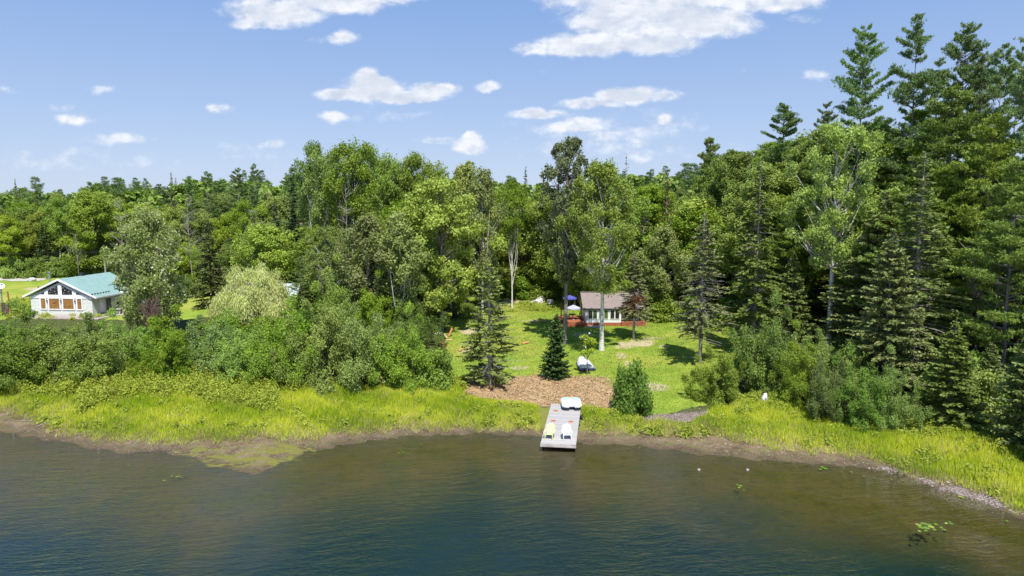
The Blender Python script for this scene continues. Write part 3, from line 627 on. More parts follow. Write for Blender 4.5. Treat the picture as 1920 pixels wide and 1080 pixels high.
# ---- skyline and forest fill
SKYL = np.array([(-200,350),(0,352),(35,347),(80,350),(130,356),(190,338),(240,340),(285,338),(310,352),(335,325),(365,332),(398,325),(430,335),(450,320),(485,312),(515,342),(545,322),(575,340),(600,285),(700,285),(800,300),(815,325),(850,312),(900,312),(925,330),(990,342),(1010,335),(1100,325),(1180,312),(1210,312),(1250,303),(1300,295),(1350,288),(1400,282),(1450,270),(1500,245),(1540,215),(1600,200),(1700,180),(1800,140),(1920,120),(2200,100)], float)
FRONT = np.array([(-300,520),(0,522),(120,520),(200,535),(330,556),(420,560),(480,580),(560,600),(640,610),(800,620),(835,600),(860,566),(960,556),(1050,562),(1080,590),(1205,598),(1290,600),(1390,612),(1430,628),(1500,642),(1585,652),(1610,700),(1660,735),(1720,765),(1820,790),(1920,820),(2200,900)], float)
placed = [(a, b, max(1.6, r*.5)) for a, b, r in KEY]
KN = {'leafy1': 'mid green broadleaf tree', 'leafy2': 'mid green broadleaf tree', 'leafy3': 'bright green broadleaf tree', 'leafy4': 'bright green broadleaf tree', 'olive': 'olive green broadleaf tree',
      'olive2': 'olive green broadleaf tree', 'aspen': 'pale trunked aspen', 'spruce': 'dark spruce', 'spruce2': 'dark spruce', 'pine3': 'layered pine', 'thin3': 'thin spruce', 'pine4': 'soft pine', 'pine2': 'layered pine', 'spire': 'narrow spire spruce', 'snag': 'bare dead tree', 'fir_wide': 'spreading fir', 'tall': 'tall mid green broadleaf', 'tall2': 'tall bright green broadleaf'}
PROT = [(556,18,110,470),(652,34,100,425),(612,20,105,400),(700,30,104,360),(745,30,104,350),(792,30,104,350),(1455,45,101,285),(398,40,140,440),(285,60,120,430),(1170,14,118,330),(1246,8,108,400),(236,10,112,440),(362,16,122,430),(150,8,128,500),(335,14,150,372),(398,14,150,372),(455,18,150,370),(485,16,150,365),(45,10,170,372),(80,10,170,372),(985,9,150,345),(1322,20,118,290),(905,18,97,420)]
FOR = {}
LMK = [(0, 'at the left edge'), (70, 'behind the house gable'), (150, 'behind the green roof'), (225, 'left of the silvery tree'), (290, 'behind the silvery tree'), (345, 'left of the dark broad spruce'), (400, 'behind the dark broad spruce'), (470, 'above the golden willow'),
       (530, 'left of the spire spruce'), (585, 'right of the spire spruce'), (650, 'by the white forked aspen'), (720, 'below the rounded aspens'), (775, 'left of the bright maple'), (828, 'behind the bright maple'), (880, 'above the black barbecue'), (930, 'above the thin spruce'), (985, 'behind the gravel heap'),
       (1055, 'behind the dark tall poplar'), (1125, 'behind the white trunked poplar'), (1190, 'behind the cabin roof'), (1245, 'by the rust brown spire'), (1312, 'behind the dying spruce'), (1365, 'right of the dying spruce'), (1412, 'behind the bare branched spruce'), (1465, 'below the solitary layered pine'), (1505, 'left of the pale poplar'),
       (1553, 'behind the pale poplar'), (1600, 'below the first great pine'), (1655, 'behind the broad fir'), (1715, 'below the second great pine'), (1778, 'above the bushy fir'), (1840, 'near the tangled dead tree'), (1905, 'at the right edge'), (2060, 'just beyond the right edge')]
cnt = 0
for Y0, Y1, spc, tries in ((56, 92, 3.6, 2600), (92, 128, 4.4, 5200), (128, 175, 6.0, 5200)):
    for _ in range(tries):
        y = RP.uniform(Y0, Y1); x = RP.uniform(-.8*y-6, .8*y+6); z = gz(x, y); px, py = proj(x, y, z)
        if py > np.interp(px, FRONT[:, 0], FRONT[:, 1]): continue
        if 1055 < px < 1215 and y < 100: continue
        if px < 280 and y < 138: continue
        if 500 < px < 575 and y < 92: continue
        if any((x-a)**2+(y-b)**2 < max(spc, r)**2 for a, b, r in placed): continue
        pc = max([c for a, hwp, yk, c in PROT if abs(px-a) < hwp+12 and y < yk] or [0])
        sk = np.interp(px, SKYL[:, 0], SKYL[:, 1]); cap = at(px, max(pc+RP.uniform(0, 25), sk+RP.uniform(4, 34)), y)[2]-z
        if 1330 < px < 1500 and y > 95: cap = at(px, sk+RP.uniform(-8, 18), y)[2]-z
        if px < 280 and y < 150: kinds, ws = ['leafy1','leafy2','leafy3','leafy4','spruce2','aspen','snag'], [3,3,3,3,1.5,1.5,.8]
        elif px < 1010: kinds, ws = ['leafy1','leafy2','leafy3','leafy4','olive','aspen','spruce','spruce2','pine3','spire','olive2','snag'], [2.6,2.6,3,3,2.2,2,1.2,1,.5,.25,1.6,.9]
        elif px < 1330: kinds, ws = ['leafy1','leafy2','leafy3','leafy4','olive','aspen','spruce','spruce2','thin3','pine4'], [3,3,3,2.5,2,1,1.5,1.5,1,.6]
        else: kinds, ws = ['leafy1','leafy2','leafy4','spruce','thin3','pine4','pine2','olive'], [2,2,2,1,1.2,4,1.2,1]
        if px > 1470 and y < 100: kinds, ws = ['fir_wide','thin3','pine4','leafy2','pine2'], [1,1,4,1.2,.8]
        if 1475 < px < 1640 and y < 86: continue
        k = RP.choices(kinds, ws)[0]; H = min(RP.uniform(12.5, 19), cap)
        if 1330 < px < 1640 and y > 88: H = min(cap, 27)
        if k in ('pine2', 'pine3'): H = min(RP.uniform(17, 24), cap+1)
        if px > 1500 and not k.startswith('leafy'): H = min(RP.uniform(15, 24), cap)
        if H < 5: continue
        if H > 18.5 and k in ('leafy1', 'leafy2', 'olive'): k = 'tall'
        if H > 18.5 and k in ('leafy3', 'leafy4'): k = 'tall2'
        name = KN[k]; R0 = PROTO[k][4]/PROTO[k][3]*H*RP.uniform(.85, 1.25)
        if k.startswith('leafy') or k.startswith('olive'): R0 = max(R0, 2.9*RP.uniform(.85, 1.2))
        placed.append((x, y, min(R0*.5, spc))); cnt += 1
        lm = min(LMK, key=lambda q: abs(q[0]-px))[1]; row = 'front row' if y < 100 else 'second row' if y < 118 else 'middle' if y < 142 else 'far back'
        row = {'middle': 'third row', 'far back': 'back row'}.get(row, row)
        o = plant(k, x, y, H, R0, 'x', 'tree', f'{KN[k]}s of the wood'); FOR.setdefault(f'{KN[k]}, {row}, {lm}', []).append((px, o))
uniq(FOR)
print('forest trees', cnt)
# far wood, one mass
def far_wood():
    R = np.random.RandomState(7); A = Acc(); B = Acc()
    protos = [broadleaf(70+i, 14, 4, .1, 26, 26, .75, 1.3)[1] for i in range(3)]+[spruce(80, 16, 2.6, .05, .9, 6, .5, .2, .8, .1, .1, .1, .2, .9, 0, .4)[1], pine(81, 18, 3.6, .2, 1.6, 5, 9, .2, 'i', .9)[1]]
    PV = [(np.concatenate(p.V), np.concatenate(p.F), np.concatenate(p.T)) for p in protos]
    n = 0
    while n < 900:
        y = 175*(620/175)**R.uniform(0, 1); x = R.uniform(-.86, .86)*y; z = gz(x, y); px, py = proj(x, y, z)
        sk = np.interp(px, SKYL[:, 0], SKYL[:, 1]); cap = at(px, sk+R.uniform(1, 22), y)[2]-z
        k = R.choice(5, p=[.22, .22, .22, .2, .14]); H = min(R.uniform(12, 20)+(3 if k > 2 else 0), cap)
        if k == 4: H = min(H+2, cap+2)
        if H < 5: n += 1; continue
        V, Fc, T = PV[k]; a = R.uniform(0, 6.28); s = H/[14, 14, 14, 16, 18][k]; sr = max(s, .8)*R.uniform(.9, 1.4)
        W = np.stack([(V[:, 0]*math.cos(a)-V[:, 1]*math.sin(a))*sr+x, (V[:, 0]*math.sin(a)+V[:, 1]*math.cos(a))*sr+y, V[:, 2]*s+z], 1)
        (A if k < 3 else B).add(W, Fc, np.clip(T*.6+R.uniform(-.1, .4), 0, 1)); n += 1
    tag(link('far_broadleaf_wood', A.mesh('far_wood', M['leaf_mid'])), 'distant broadleaf wood covering the rising ground to the skyline', 'woodland', kind='stuff')
    tag(link('far_conifer_wood', B.mesh('far_conifers', M['needle_pine'])), 'distant conifers scattered through the wood at the skyline', 'woodland', kind='stuff')
far_wood()
# ---- shrubs
def hash_(v): return (int(v)*7919+13) % 101
def kshrub(kind, px, base, top, hw, label, group=None):
    hw *= .9 if hw > 50 else 1; top += (hash_(px) % 27)-10 if hw > 50 else 0
    if hw > 43: kind = {'shrub1': 'big1', 'shrub2': 'big3', 'shrub3': 'big2', 'shrub4': 'big2'}[kind]
    return ktree(kind, px, 0, top, hw, label, base, 'shrub', group)
SH = [('shrub1',62,722,622,82,'big rounded grey green shrub at the far left of the bank'),('shrub2',160,716,620,84,'big pale leaved shrub on the bank below the green roofed house'),('shrub1',5,700,598,60,'shrub cut by the left edge of the photo'),
 ('shrub2',110,668,612,60,'shrub directly in front of the house gable windows'),('shrub3',322,716,638,56,'bright green dome shaped shrub below the silvery tree'),('shrub1',228,690,604,56,'grey green shrub left of the bare reddish bush'),
 ('shrub2',395,700,604,62,'loose shrub right of the bare reddish bush'),('shrub1',460,712,622,66,'tall shrub in front of the golden willow'),('shrub1',530,722,612,70,'dense shrub with dark hollows in the middle of the bank'),
 ('shrub3',606,724,592,74,'dense mid green shrub right of the dark hollowed one'),('shrub2',684,724,588,74,'highest shrub of the row beside the lawn'),('shrub1',762,724,608,66,'round shrub second from the lawn end of the bank row'),
 ('shrub3',815,726,650,40,'low bright shrub at the lawn end of the bank row'),('shrub2',560,655,580,42,'shrub rising below the small metal roofed shed'),('shrub3',628,652,548,44,'leafy thicket shrub behind the middle of the bank row'),
 ('shrub4',700,650,565,44,'yellow green thicket shrub behind the highest shrub'),('shrub1',770,655,570,46,'grey green thicket shrub near the bright maple'),('shrub2',640,690,600,50,'shrub filling the gap in the middle bank row'),
 ('shrub2',425,640,592,42,'shrub at the foot of the golden willow'),('shrub3',505,645,592,40,'green shrub right of the golden willow foot'),('shrub3',300,660,590,30,'small shrub beside the bare reddish bush'),
 ('shrub1',1184,772,680,39,'round dark shrub standing alone right of the dock'),
 ('shrub3',1345,752,672,52,'bright green shrub at the right edge of the lawn'),('shrub1',1436,735,608,64,'tall grey green shrub behind the pale boulder'),('shrub3',1500,765,668,46,'yellow green shrub right of the pale boulder'),
 ('shrub2',1552,790,690,44,'dark leaved shrub on the right bank, left of the fir row'),('shrub1',1612,800,690,48,'glossy leaved shrub in the middle of the right bank'),('shrub3',1672,806,712,44,'shrub at the foot of the broad drooping fir'),
 ('shrub2',1520,720,640,46,'shrub behind the yellow green one on the right bank'),('shrub3',1590,745,650,40,'leafy shrub left of the broad drooping fir'),('shrub4',1490,735,650,30,'small lime green shrub on the right bank'),
 ('shrub3',1720,690,560,44,'leafy shrub between the broad fir and the bushy fir'),
 ('shrub4',905,585,560,22,'low yellow green shrub at the back left of the lawn'),('shrub3',878,596,568,24,'small leafy shrub by the black barrel barbecue'),
 ('shrub2',985,556,515,40,'leafy shrub behind the gravel heap'),('shrub3',1030,560,520,36,'bright leafy shrub behind the small white box'),('shrub2',935,556,520,30,'shrub at the end of the dirt track'),
 ('shrub3',1240,600,545,40,'dark leafy shrub at the right back corner of the cabin'),('shrub2',1300,604,555,40,'leafy shrub at the wood edge right of the cabin'),('shrub1',1360,612,560,40,'shrub at the wood edge behind the dying spruce')]
for s in SH: kshrub(*s)
ktree('twigs', 282, 0, 572, 30, 'bare reddish brown twiggy bush below the silvery tree', 650, 'shrub')
WE = {}
for i, (px, b, t, hw) in enumerate([(-20,520,470,30),(30,521,480,26),(70,520,482,24),(110,519,484,24),(150,519,478,26),(190,520,486,22),(-60,522,478,26),(350,556,520,22),(375,552,505,26),(235,540,500,24)]):
    o_ = kshrub(['shrub1','shrub2','shrub3'][i % 3], px, b, t, hw, 'x', 'low shrubs along the wood edge beyond the road'); WE.setdefault('low shrub along the wood edge beyond the gravel road', []).append((px, o_))
US = {}; uniq(WE)
for i in range(90):       # understory along the wood front on the right and centre
    px = RP.uniform(1210, 2050) if i % 3 else RP.uniform(560, 860); fr_ = np.interp(px, FRONT[:, 0], FRONT[:, 1])
    py = fr_-RP.uniform(4, 60); x, y, z = ground(px, py)
    if any((x-a)**2+(y-b)**2 < 1.4**2 for a, b, r in placed): continue
    placed.append((x, y, 1)); rg = 'right hand wood' if px > 1000 else 'wood behind the bank shrubs'
    o = plant(RP.choice(['shrub1','shrub2','shrub3','shrub3']), x, y, RP.uniform(2, 4.6), RP.uniform(1.5, 2.4), 'x', 'shrub', f'undergrowth shrubs in the {rg}'); US.setdefault('undergrowth shrub '+min(LMK, key=lambda q: abs(q[0]-px))[1], []).append((px, o))
uniq(US)
# ---- grasses
def grass():
    R = np.random.RandomState(11)
    n = 420000; x = R.uniform(-62, 42, n); s = R.uniform(0, 1, n)
    yb = wy(GB, x)+.45*np.sin(x*1.9)*np.sin(x*.63+1)+.3*np.sin(x*5.1)-.15; yt = wy(GT, x)+1.2; y = yb+(yt-yb)*s
    dn = .5+.5*np.sin(x*1.3+2*np.sin(y*.9))*np.sin(y*1.7+x*.3); keep = (R.uniform(size=n) < np.clip((yt-yb)/11, 0, 1)*(.55+.45*dn))
    dx = at(1055, 790, 54)[0]; keep &= ~((np.abs(x-(dx-.0)) < 1.9) & (y < 60) & (y > 40))
    x, y = x[keep], y[keep]; n = len(x); z = hgt(x, y); yb, yt = wy(GB, x)+.45*np.sin(x*1.9)*np.sin(x*.63+1)+.3*np.sin(x*5.1)-.15, wy(GT, x)
    f = np.clip((y-yb)/np.maximum(yt-yb, .1), 0, 1)
    hh = (.24+.4*np.clip(f*3, 0, 1))*np.where((x > at(870, 760, 60)[0]) & (x < at(1200, 760, 60)[0]), .72, 1)*R.uniform(.6, 1.25, n)*(1+.3*np.sin(x*.7)*np.sin(y*1.1+x))
    D = np.stack([R.normal(size=n)*.28+.12, R.normal(size=n)*.28, np.ones(n)], 1)
    straw = R.uniform(size=n) < (.8*np.exp(-(y-yb)/1.1)+.05+.12*(np.sin(x*.8+2)*np.sin(y*.9+x*.5) > .55))
    tint = np.clip(.5+.4*np.sin(x*.45+y*.6)*np.sin(y*.5-x*.2)+.2*np.sin(x*2.3+y)*np.sin(y*2.1)+R.normal(size=n)*.25, 0, 1)
    N = np.stack([R.normal(size=n)*.5, -np.ones(n), R.normal(size=n)*.3], 1)
    V, Fc = strips(np.stack([x, y, z], 1), D, N, hh, R.uniform(.03, .06, n), .35)
    V = V.reshape(-1, 4, 3)
    for nm, mk, mt, lb in (('shore_grass', ~straw, 'grassblade', 'tall bright yellow green grass growing along the lake bank'), ('dry_grass', straw, 'strawblade', 'pale dry straw stems at the foot of the bank grass')):
        Vm = V[mk].reshape(-1, 3); me = npmesh(nm, Vm, np.arange(len(Vm)).reshape(-1, 4), M[mt], tint[mk]); tag(link(nm, me), lb, 'grass', kind='stuff')
    # short lawn grass
    n = 150000; x = R.uniform(-10, 36, n); y = R.uniform(55, 112, n); k = inpoly(x, y, LAWN)
    d0 = np.zeros(n)
    for a in [(1000,728,6.5,4.2),(930,722,4.2,3),(1060,735,5,4),(1120,742,2.6,3.6),(1190,645,2.2,1.2),(885,622,1.8,1.6),(963,565,1.6,3.6)]:
        cx, cy, _ = ground(a[0], a[1]); d0 = np.maximum(d0, blob(x, y, cx, cy, a[2], a[3]))
    rag = .25*np.sin(x*1.9+1)*np.sin(y*2.3+x)+.15*np.sin(x*4.7-y*3); k &= R.uniform(size=n) > np.clip(d0*1.25-.25+rag*1.4, 0, .88); x, y = x[k], y[k]; n = len(x)
    D = np.stack([R.normal(size=n)*.5, R.normal(size=n)*.5, np.ones(n)], 1); N = np.stack([R.normal(size=n)*.5, -np.ones(n), R.normal(size=n)*.3], 1)
    V, Fc = strips(np.stack([x, y, hgt(x, y)], 1), D, N, R.uniform(.05, .16, n), .05, .35)
    tint = np.clip(.45+.35*np.sin(x*.8+y*.3)*np.sin(y*.6-x*.4)+R.normal(size=n)*.1, 0, 1)
    pale = R.uniform(size=n) < np.clip(.12+.5*(np.sin(x*.5+1.5*np.sin(y*.35))*np.sin(y*.45+x*.2+1) > .45)*R.uniform(.3, 1, n), 0, 1)
    V4 = V.reshape(-1, 4, 3); Vs = V4[pale].reshape(-1, 3); V = V4[~pale].reshape(-1, 3); Fc = np.arange(len(V)).reshape(-1, 4); tint = tint[~pale]
    tag(link('lawn_dry_grass', npmesh('lawn_dry_grass', Vs, np.arange(len(Vs)).reshape(-1, 4), M['lawn_straw'], R.uniform(0, 1, len(Vs)//4))), 'yellowish dry grass mixed into the lawn', 'grass', kind='stuff')
    tag(link('lawn_grass', npmesh('lawn_grass', V, Fc, M['lawnblade'], tint)), 'short sunlit lawn grass around the cabin', 'grass', kind='stuff')
    # dead fern / needle litter on the brown patch
    n = 42000; x = R.uniform(-8, 14, n); y = R.uniform(54, 76, n); d0 = np.zeros(n)
    for a in [(1000,728,6.5,4.2),(930,722,4.2,3),(1060,735,5,4),(1120,742,2.6,3.6),(1080,715,3.5,2),(1040,752,2.6,1.4)]:
        cx, cy, _ = ground(a[0], a[1]); d0 = np.maximum(d0, blob(x, y, cx, cy, a[2], a[3]))
    d0 = d0*np.clip(.75+.8*np.sin(x*1.7+np.sin(y*1.3)*2)*np.sin(y*2.1+x*.6)+.4*np.sin(x*4.3+y*3.1), .12, 1)
    k = R.uniform(size=n) < d0; x, y = x[k], y[k]; n = len(x)
    m_ = mat_leaf('litter', (.27, .16, .08), (.62, .44, .25), trans=.1, rand=0, hue=0)
    V, Fc = leaves(R, np.stack([x, y, hgt(x, y)+R.uniform(.01, .12, n)], 1), unit(R.normal(size=(n, 3))*.6+np.array((0, 0, 1.))), .085, 1.8)
    tag(link('dead_bracken', npmesh('dead_bracken', V, Fc, m_, R.uniform(0, 1, n))), 'brown dead bracken and cut stalks covering the patch above the dock', 'litter', kind='stuff')
    # leafy herbs on the left bank and under the right shrubs
    A = Acc(); B = Acc()
    def herb(px, py, acc, h=(.4, 1.0)):
        x, y, z = ground(px, py); m = R.randint(90, 190); H = R.uniform(*h); r = R.uniform(.3, .8)
        o = R.normal(size=(m, 3))*np.array((r*.55, r*.55, 0)); o[:, 2] = H*R.uniform(.15, 1, m)*np.exp(-(o[:, 0]**2+o[:, 1]**2)/(r*r))
        V, Fc = leaves(R, np.array((x, y, z))+o, unit(R.normal(size=(m, 3))*.7+np.array((0, -.2, .8))), .1, 1.9); acc.add(V, Fc, np.clip(R.uniform(0, .6)+R.uniform(0, .5, m), 0, 1))
    for i in range(1500):
        px = R.uniform(120, 560) if i % 4 else R.uniform(-60, 560); lo = np.interp(px, [a for a, b in GRASS_TOP], [b for a, b in GRASS_TOP]); herb(px, R.uniform(lo-14, lo+(62 if 150 < px < 520 else 22)), A if i % 5 else B, (.7, 1.9))
    for i in range(650):
        px = R.uniform(1380, 1960); lo = np.interp(px, [a for a, b in GRASS_TOP], [b for a, b in GRASS_TOP]); herb(px, R.uniform(lo-26, lo+10), B)
    for i in range(420):
        px = R.uniform(0, 1900); t0 = np.interp(px, [a for a, b in GRASS_TOP], [b for a, b in GRASS_TOP]); b0 = np.interp(px, [a for a, b in GRASS_BOT], [b for a, b in GRASS_BOT])
        if 1000 < px < 1100: continue
        herb(px, t0+(b0-t0)*R.uniform(0, .9)**1.3, B if i % 3 else A, (.35, .9))
    for i in range(300):
        px = R.uniform(560, 870); herb(px, R.uniform(712, 735), A)
    for i in range(90): herb(R.uniform(855, 1050), R.uniform(560, 585), B, (.2, .6))
    for i in range(60): herb(R.uniform(990, 1045), R.uniform(576, 582), B, (.2, .35))
    for i in range(80): herb(R.uniform(-20, 210), R.uniform(560, 600), A)
    tag(link('bank_herbs', A.mesh('bank_herbs', M['herb'])), 'yellow green goldenrod and weeds covering the left bank', 'weeds', kind='stuff')
    tag(link('shade_herbs', B.mesh('shade_herbs', M['leaf_bright'])), 'bright leafy ground cover under the right hand trees and along the lawn back', 'weeds', kind='stuff')
    # pebbles
    m_ = mat_simple('pebble', (.36, .31, .26), (.17, .14, .11), 3, .8)
    A = Acc(); octa = np.array([(1,0,0),(0,1,0),(-1,0,0),(0,-1,0),(0,0,.7),(0,0,-.7)], float); of = np.array([(0,1,4,4),(1,2,4,4),(2,3,4,4),(3,0,4,4)])
    tri = np.array([(0,1,4),(1,2,4),(2,3,4),(3,0,4)])
    for i in range(3200):
        if i % 3 == 0: px, py = R.uniform(1210, 1400), 0; py = 787-(px-1210)*.09+R.normal()*6
        elif i % 3 == 1: px = R.uniform(1660, 1925); py = np.interp(px, [1660,1740,1800,1860,1925], [876,899,920,940,962])+R.normal()*6
        else:
            px = R.uniform(0, 1700); py = np.interp(px, [0,230,420,530,760,1010,1200,1500,1700], [795,838,850,850,808,810,822,860,884])+R.normal()*7
        x, y, z = ground(px, py); s = R.uniform(.015, .055)*(1 if R.uniform() < .97 else 2)
        a = R.uniform(0, 6.28); V = octa*s*R.uniform(.6, 1.4, (6, 3)); V = np.stack([V[:, 0]*math.cos(a)-V[:, 1]*math.sin(a), V[:, 0]*math.sin(a)+V[:, 1]*math.cos(a), V[:, 2]], 1)
        A.add(V+np.array((x, y, z+.01)), tri)
    tag(link('pebbles', A.mesh('pebbles', m_)), 'scattered grey and brown pebbles along the muddy shore', 'pebbles', kind='stuff')
grass()
#OBJECTS
# ---------------------------------------------------------------- built things
class MB:
    def __init__(s): s.V = []; s.F = []
    def raw(s, V, Fc):
        n = len(s.V); s.V += [tuple(v) for v in V]; s.F += [tuple(i+n for i in f) for f in Fc]; return s
    def box(s, c, d, rz=0, rx=0, ry=0):
        m_ = Matrix.Translation(c) @ Matrix.Rotation(rz, 4, 'Z') @ Matrix.Rotation(rx, 4, 'X') @ Matrix.Rotation(ry, 4, 'Y')
        V = [m_ @ Vector((x*d[0]/2, y*d[1]/2, z*d[2]/2)) for x in (-1, 1) for y in (-1, 1) for z in (-1, 1)]
        return s.raw(V, [(0,1,3,2),(4,6,7,5),(0,4,5,1),(2,3,7,6),(0,2,6,4),(1,5,7,3)])
    def bar(s, a, b, w, h):
        a, b = Vector(a), Vector(b); d = b-a; q = d.to_track_quat('Y', 'Z').to_matrix().to_4x4(); m_ = Matrix.Translation((a+b)/2) @ q
        V = [m_ @ Vector((x*w/2, y*d.length/2, z*h/2)) for x in (-1, 1) for y in (-1, 1) for z in (-1, 1)]
        return s.raw(V, [(0,1,3,2),(4,6,7,5),(0,4,5,1),(2,3,7,6),(0,2,6,4),(1,5,7,3)])
    def tube(s, pts, r, n=8, caps=True):
        r = [r]*len(pts) if not hasattr(r, '__len__') else r
        V, Fc = tube(pts, r, n); k = len(V); Fc = [tuple(f) for f in Fc]
        if caps: Fc += [tuple(range(n))[::-1], tuple(range(k-n, k))]
        return s.raw(V, Fc)
    def lathe(s, prof, n=16, c=(0, 0, 0), sx=1, sy=1):
        V = [(c[0]+r*math.cos(2*math.pi*j/n)*sx, c[1]+r*math.sin(2*math.pi*j/n)*sy, c[2]+z) for r, z in prof for j in range(n)]
        Fc = [(i*n+j, i*n+(j+1) % n, (i+1)*n+(j+1) % n, (i+1)*n+j) for i in range(len(prof)-1) for j in range(n)]
        Fc += [tuple(range(n))[::-1], tuple(range((len(prof)-1)*n, len(prof)*n))]
        return s.raw(V, Fc)
    def prism(s, poly, y0, y1):         # polygon in x-z, extruded along y
        n = len(poly); V = [(x, y0, z) for x, z in poly]+[(x, y1, z) for x, z in poly]
        return s.raw(V, [tuple(range(n)), tuple(range(n, 2*n))[::-1]]+[(i, i+n, (i+1) % n+n, (i+1) % n) for i in range(n)])
    def build(s, name, mat, parent=None, smooth=False, bevel=0):
        import bmesh
        me = bpy.data.meshes.new(name); me.from_pydata(s.V, [], s.F); bm = bmesh.new(); bm.from_mesh(me)
        bmesh.ops.recalc_face_normals(bm, faces=bm.faces); bm.to_mesh(me); bm.free()
        if smooth: me.polygons.foreach_set('use_smooth', [True]*len(me.polygons))
        me.materials.append(M[mat] if isinstance(mat, str) else mat); o = link(name, me, parent)
        if bevel:
            b = o.modifiers.new('bevel', 'BEVEL'); b.width = bevel; b.segments = 2
        return o
def siding(name, a, b, pitch=.18):
    m, nt = newmat(name); o = nd(nt, 'ShaderNodeTexCoord').outputs['Object']; z = nd(nt, 'ShaderNodeSeparateXYZ', {0: o}).outputs[2]
    saw = mth(nt, 'FRACT', mth(nt, 'DIVIDE', z, pitch)); n = noise(nt, o, 3, 4, .6)
    c = mixc(nt, ramp(nt, n, .3, .7), a, b); c = mixc(nt, mth(nt, 'MULTIPLY', ramp(nt, saw, .12, .0), .45), c, tuple(x*.45 for x in a))
    finish(nt, bsdf(nt, c, .6, .3, 0, bump(nt, mth(nt, 'SUBTRACT', 1, saw), .6, .03))); return m
def ribbed(name, a, b, pitch=.35, axis=1, rough=.4, spec=.4, metal=0):
    m, nt = newmat(name); o = nd(nt, 'ShaderNodeTexCoord').outputs['Object']; y = nd(nt, 'ShaderNodeSeparateXYZ', {0: o}).outputs[axis]
    f = mth(nt, 'FRACT', mth(nt, 'DIVIDE', y, pitch)); rib = ramp(nt, mth(nt, 'ABSOLUTE', mth(nt, 'SUBTRACT', f, .5)), .36, .5)
    c = mixc(nt, ramp(nt, noise(nt, o, 1.2, 5, .65), .35, .65), a, b); c = mixc(nt, mth(nt, 'MULTIPLY', rib, .3), c, tuple(x*.55 for x in a))
    finish(nt, bsdf(nt, c, rough, spec, metal, bump(nt, rib, .8, .03))); return m
def planks(name, a, b, pitch=.14, axis=1, gap=(.05, .045, .04), rough=.75, other=None):
    m, nt = newmat(name); o = nd(nt, 'ShaderNodeTexCoord').outputs['Object']; y = nd(nt, 'ShaderNodeSeparateXYZ', {0: o}).outputs[axis]
    q = mth(nt, 'DIVIDE', y, pitch); f = mth(nt, 'FRACT', q); fl = mth(nt, 'FLOOR', q)
    wn_ = nd(nt, 'ShaderNodeTexWhiteNoise', {'W': fl}, noise_dimensions='1D').outputs[0]
    st = [1, 1, 1]; st[axis] = 9
    n = noise(nt, vmt(nt, 'MULTIPLY', o, tuple(st)), 2.5, 5, .65)
    c = mixc(nt, mth(nt, 'ADD', mth(nt, 'MULTIPLY', wn_, .55), mth(nt, 'MULTIPLY', n, .5)), a, b)
    g = ramp(nt, mth(nt, 'ABSOLUTE', mth(nt, 'SUBTRACT', f, .5)), .44, .49)
    c = mixc(nt, mth(nt, 'MULTIPLY', g, .75), c, gap)
    finish(nt, bsdf(nt, c, rough, .25, 0, bump(nt, mth(nt, 'SUBTRACT', 1, g), .6, .02))); return m
def glassy(name, a, b, sc_=1.2):
    m, nt = newmat(name); o = nd(nt, 'ShaderNodeTexCoord').outputs['Object']
    c = mixc(nt, ramp(nt, noise(nt, o, sc_, 3, .6), .35, .65), a, b); finish(nt, bsdf(nt, c, .08, .5)); return m
M['white_paint'] = mat_simple('white_paint', (.8, .8, .79), (.72, .72, .7), 2, .5, .4)
M['sage_siding'] = siding('sage_siding', (.62, .64, .58), (.56, .58, .52), .2)
M['eave_shade_siding'] = siding('eave_shade_siding', (.42, .42, .42), (.38, .38, .37), .2)  # greyer copy of the wall siding, eave shadow put into its colour
M['green_roof'] = ribbed('green_roof', (.23, .36, .32), (.28, .41, .36), .4)
M['silver_roof'] = ribbed('silver_roof', (.42, .48, .56), (.55, .58, .62), .3, 0, .35, .5, .3)
M['dark_glass'] = glassy('dark_glass', (.012, .012, .014), (.04, .03, .03))
M['green_glass'] = glassy('green_glass', (.03, .06, .015), (.09, .14, .03))
M['wood_glass'] = glassy('wood_glass', (.34, .18, .065), (.24, .12, .04), 2)
M['dark_metal'] = mat_simple('dark_metal', (.03, .032, .035), None, 4, .4, .5)
M['grey_metal'] = mat_simple('grey_metal', (.4, .41, .42), (.3, .3, .3), 5, .4, .5, .5)
M['pole_wood'] = mat_simple('pole_wood', (.42, .39, .34), (.3, .28, .25), 5, .8, .2, 0, .3, (1, 1, .2))
M['brown_wood'] = planks('brown_wood', (.3, .14, .055), (.42, .22, .08), .15, 2)
M['fence_wood'] = planks('fence_wood', (.42, .2, .05), (.52, .3, .1), .16, 2)
M['old_wood'] = mat_simple('old_wood', (.13, .1, .08), (.07, .05, .045), 6, .85, .2, 0, .3, (1, 1, .2))
M['red_deck'] = planks('red_deck', (.3, .09, .045), (.42, .15, .075), .14, 1)
M['red_skirt'] = planks('red_skirt', (.32, .09, .04), (.44, .15, .07), .14, 0)
M['red_wood'] = mat_simple('red_wood', (.45, .15, .06), (.34, .1, .045), 5, .7)
M['orange_wood'] = mat_simple('orange_wood', (.62, .3, .12), (.5, .2, .08), 5, .7)
M['cut_wood'] = mat_simple('cut_wood', (.6, .42, .25), (.42, .27, .15), 8, .8)
M['concrete'] = mat_simple('concrete', (.5, .46, .43), (.38, .35, .33), 4, .9)
M['pink_paving'] = mat_simple('pink_paving', (.42, .34, .32), (.3, .24, .23), 7, .9)
M['stone_white'] = mat_simple('stone_white', (.68, .66, .68), (.4, .39, .4), 3, .85, .2, 0, .5)
M['gravel_heap'] = mat_simple('gravel_heap', (.6, .58, .55), (.4, .38, .36), 9, .95, .1, 0, .8, (1, 1, 1), 6)
M['dock_wood'] = planks('dock_wood', (.34, .32, .3), (.5, .475, .45), .145, 1, (.12, .1, .09))
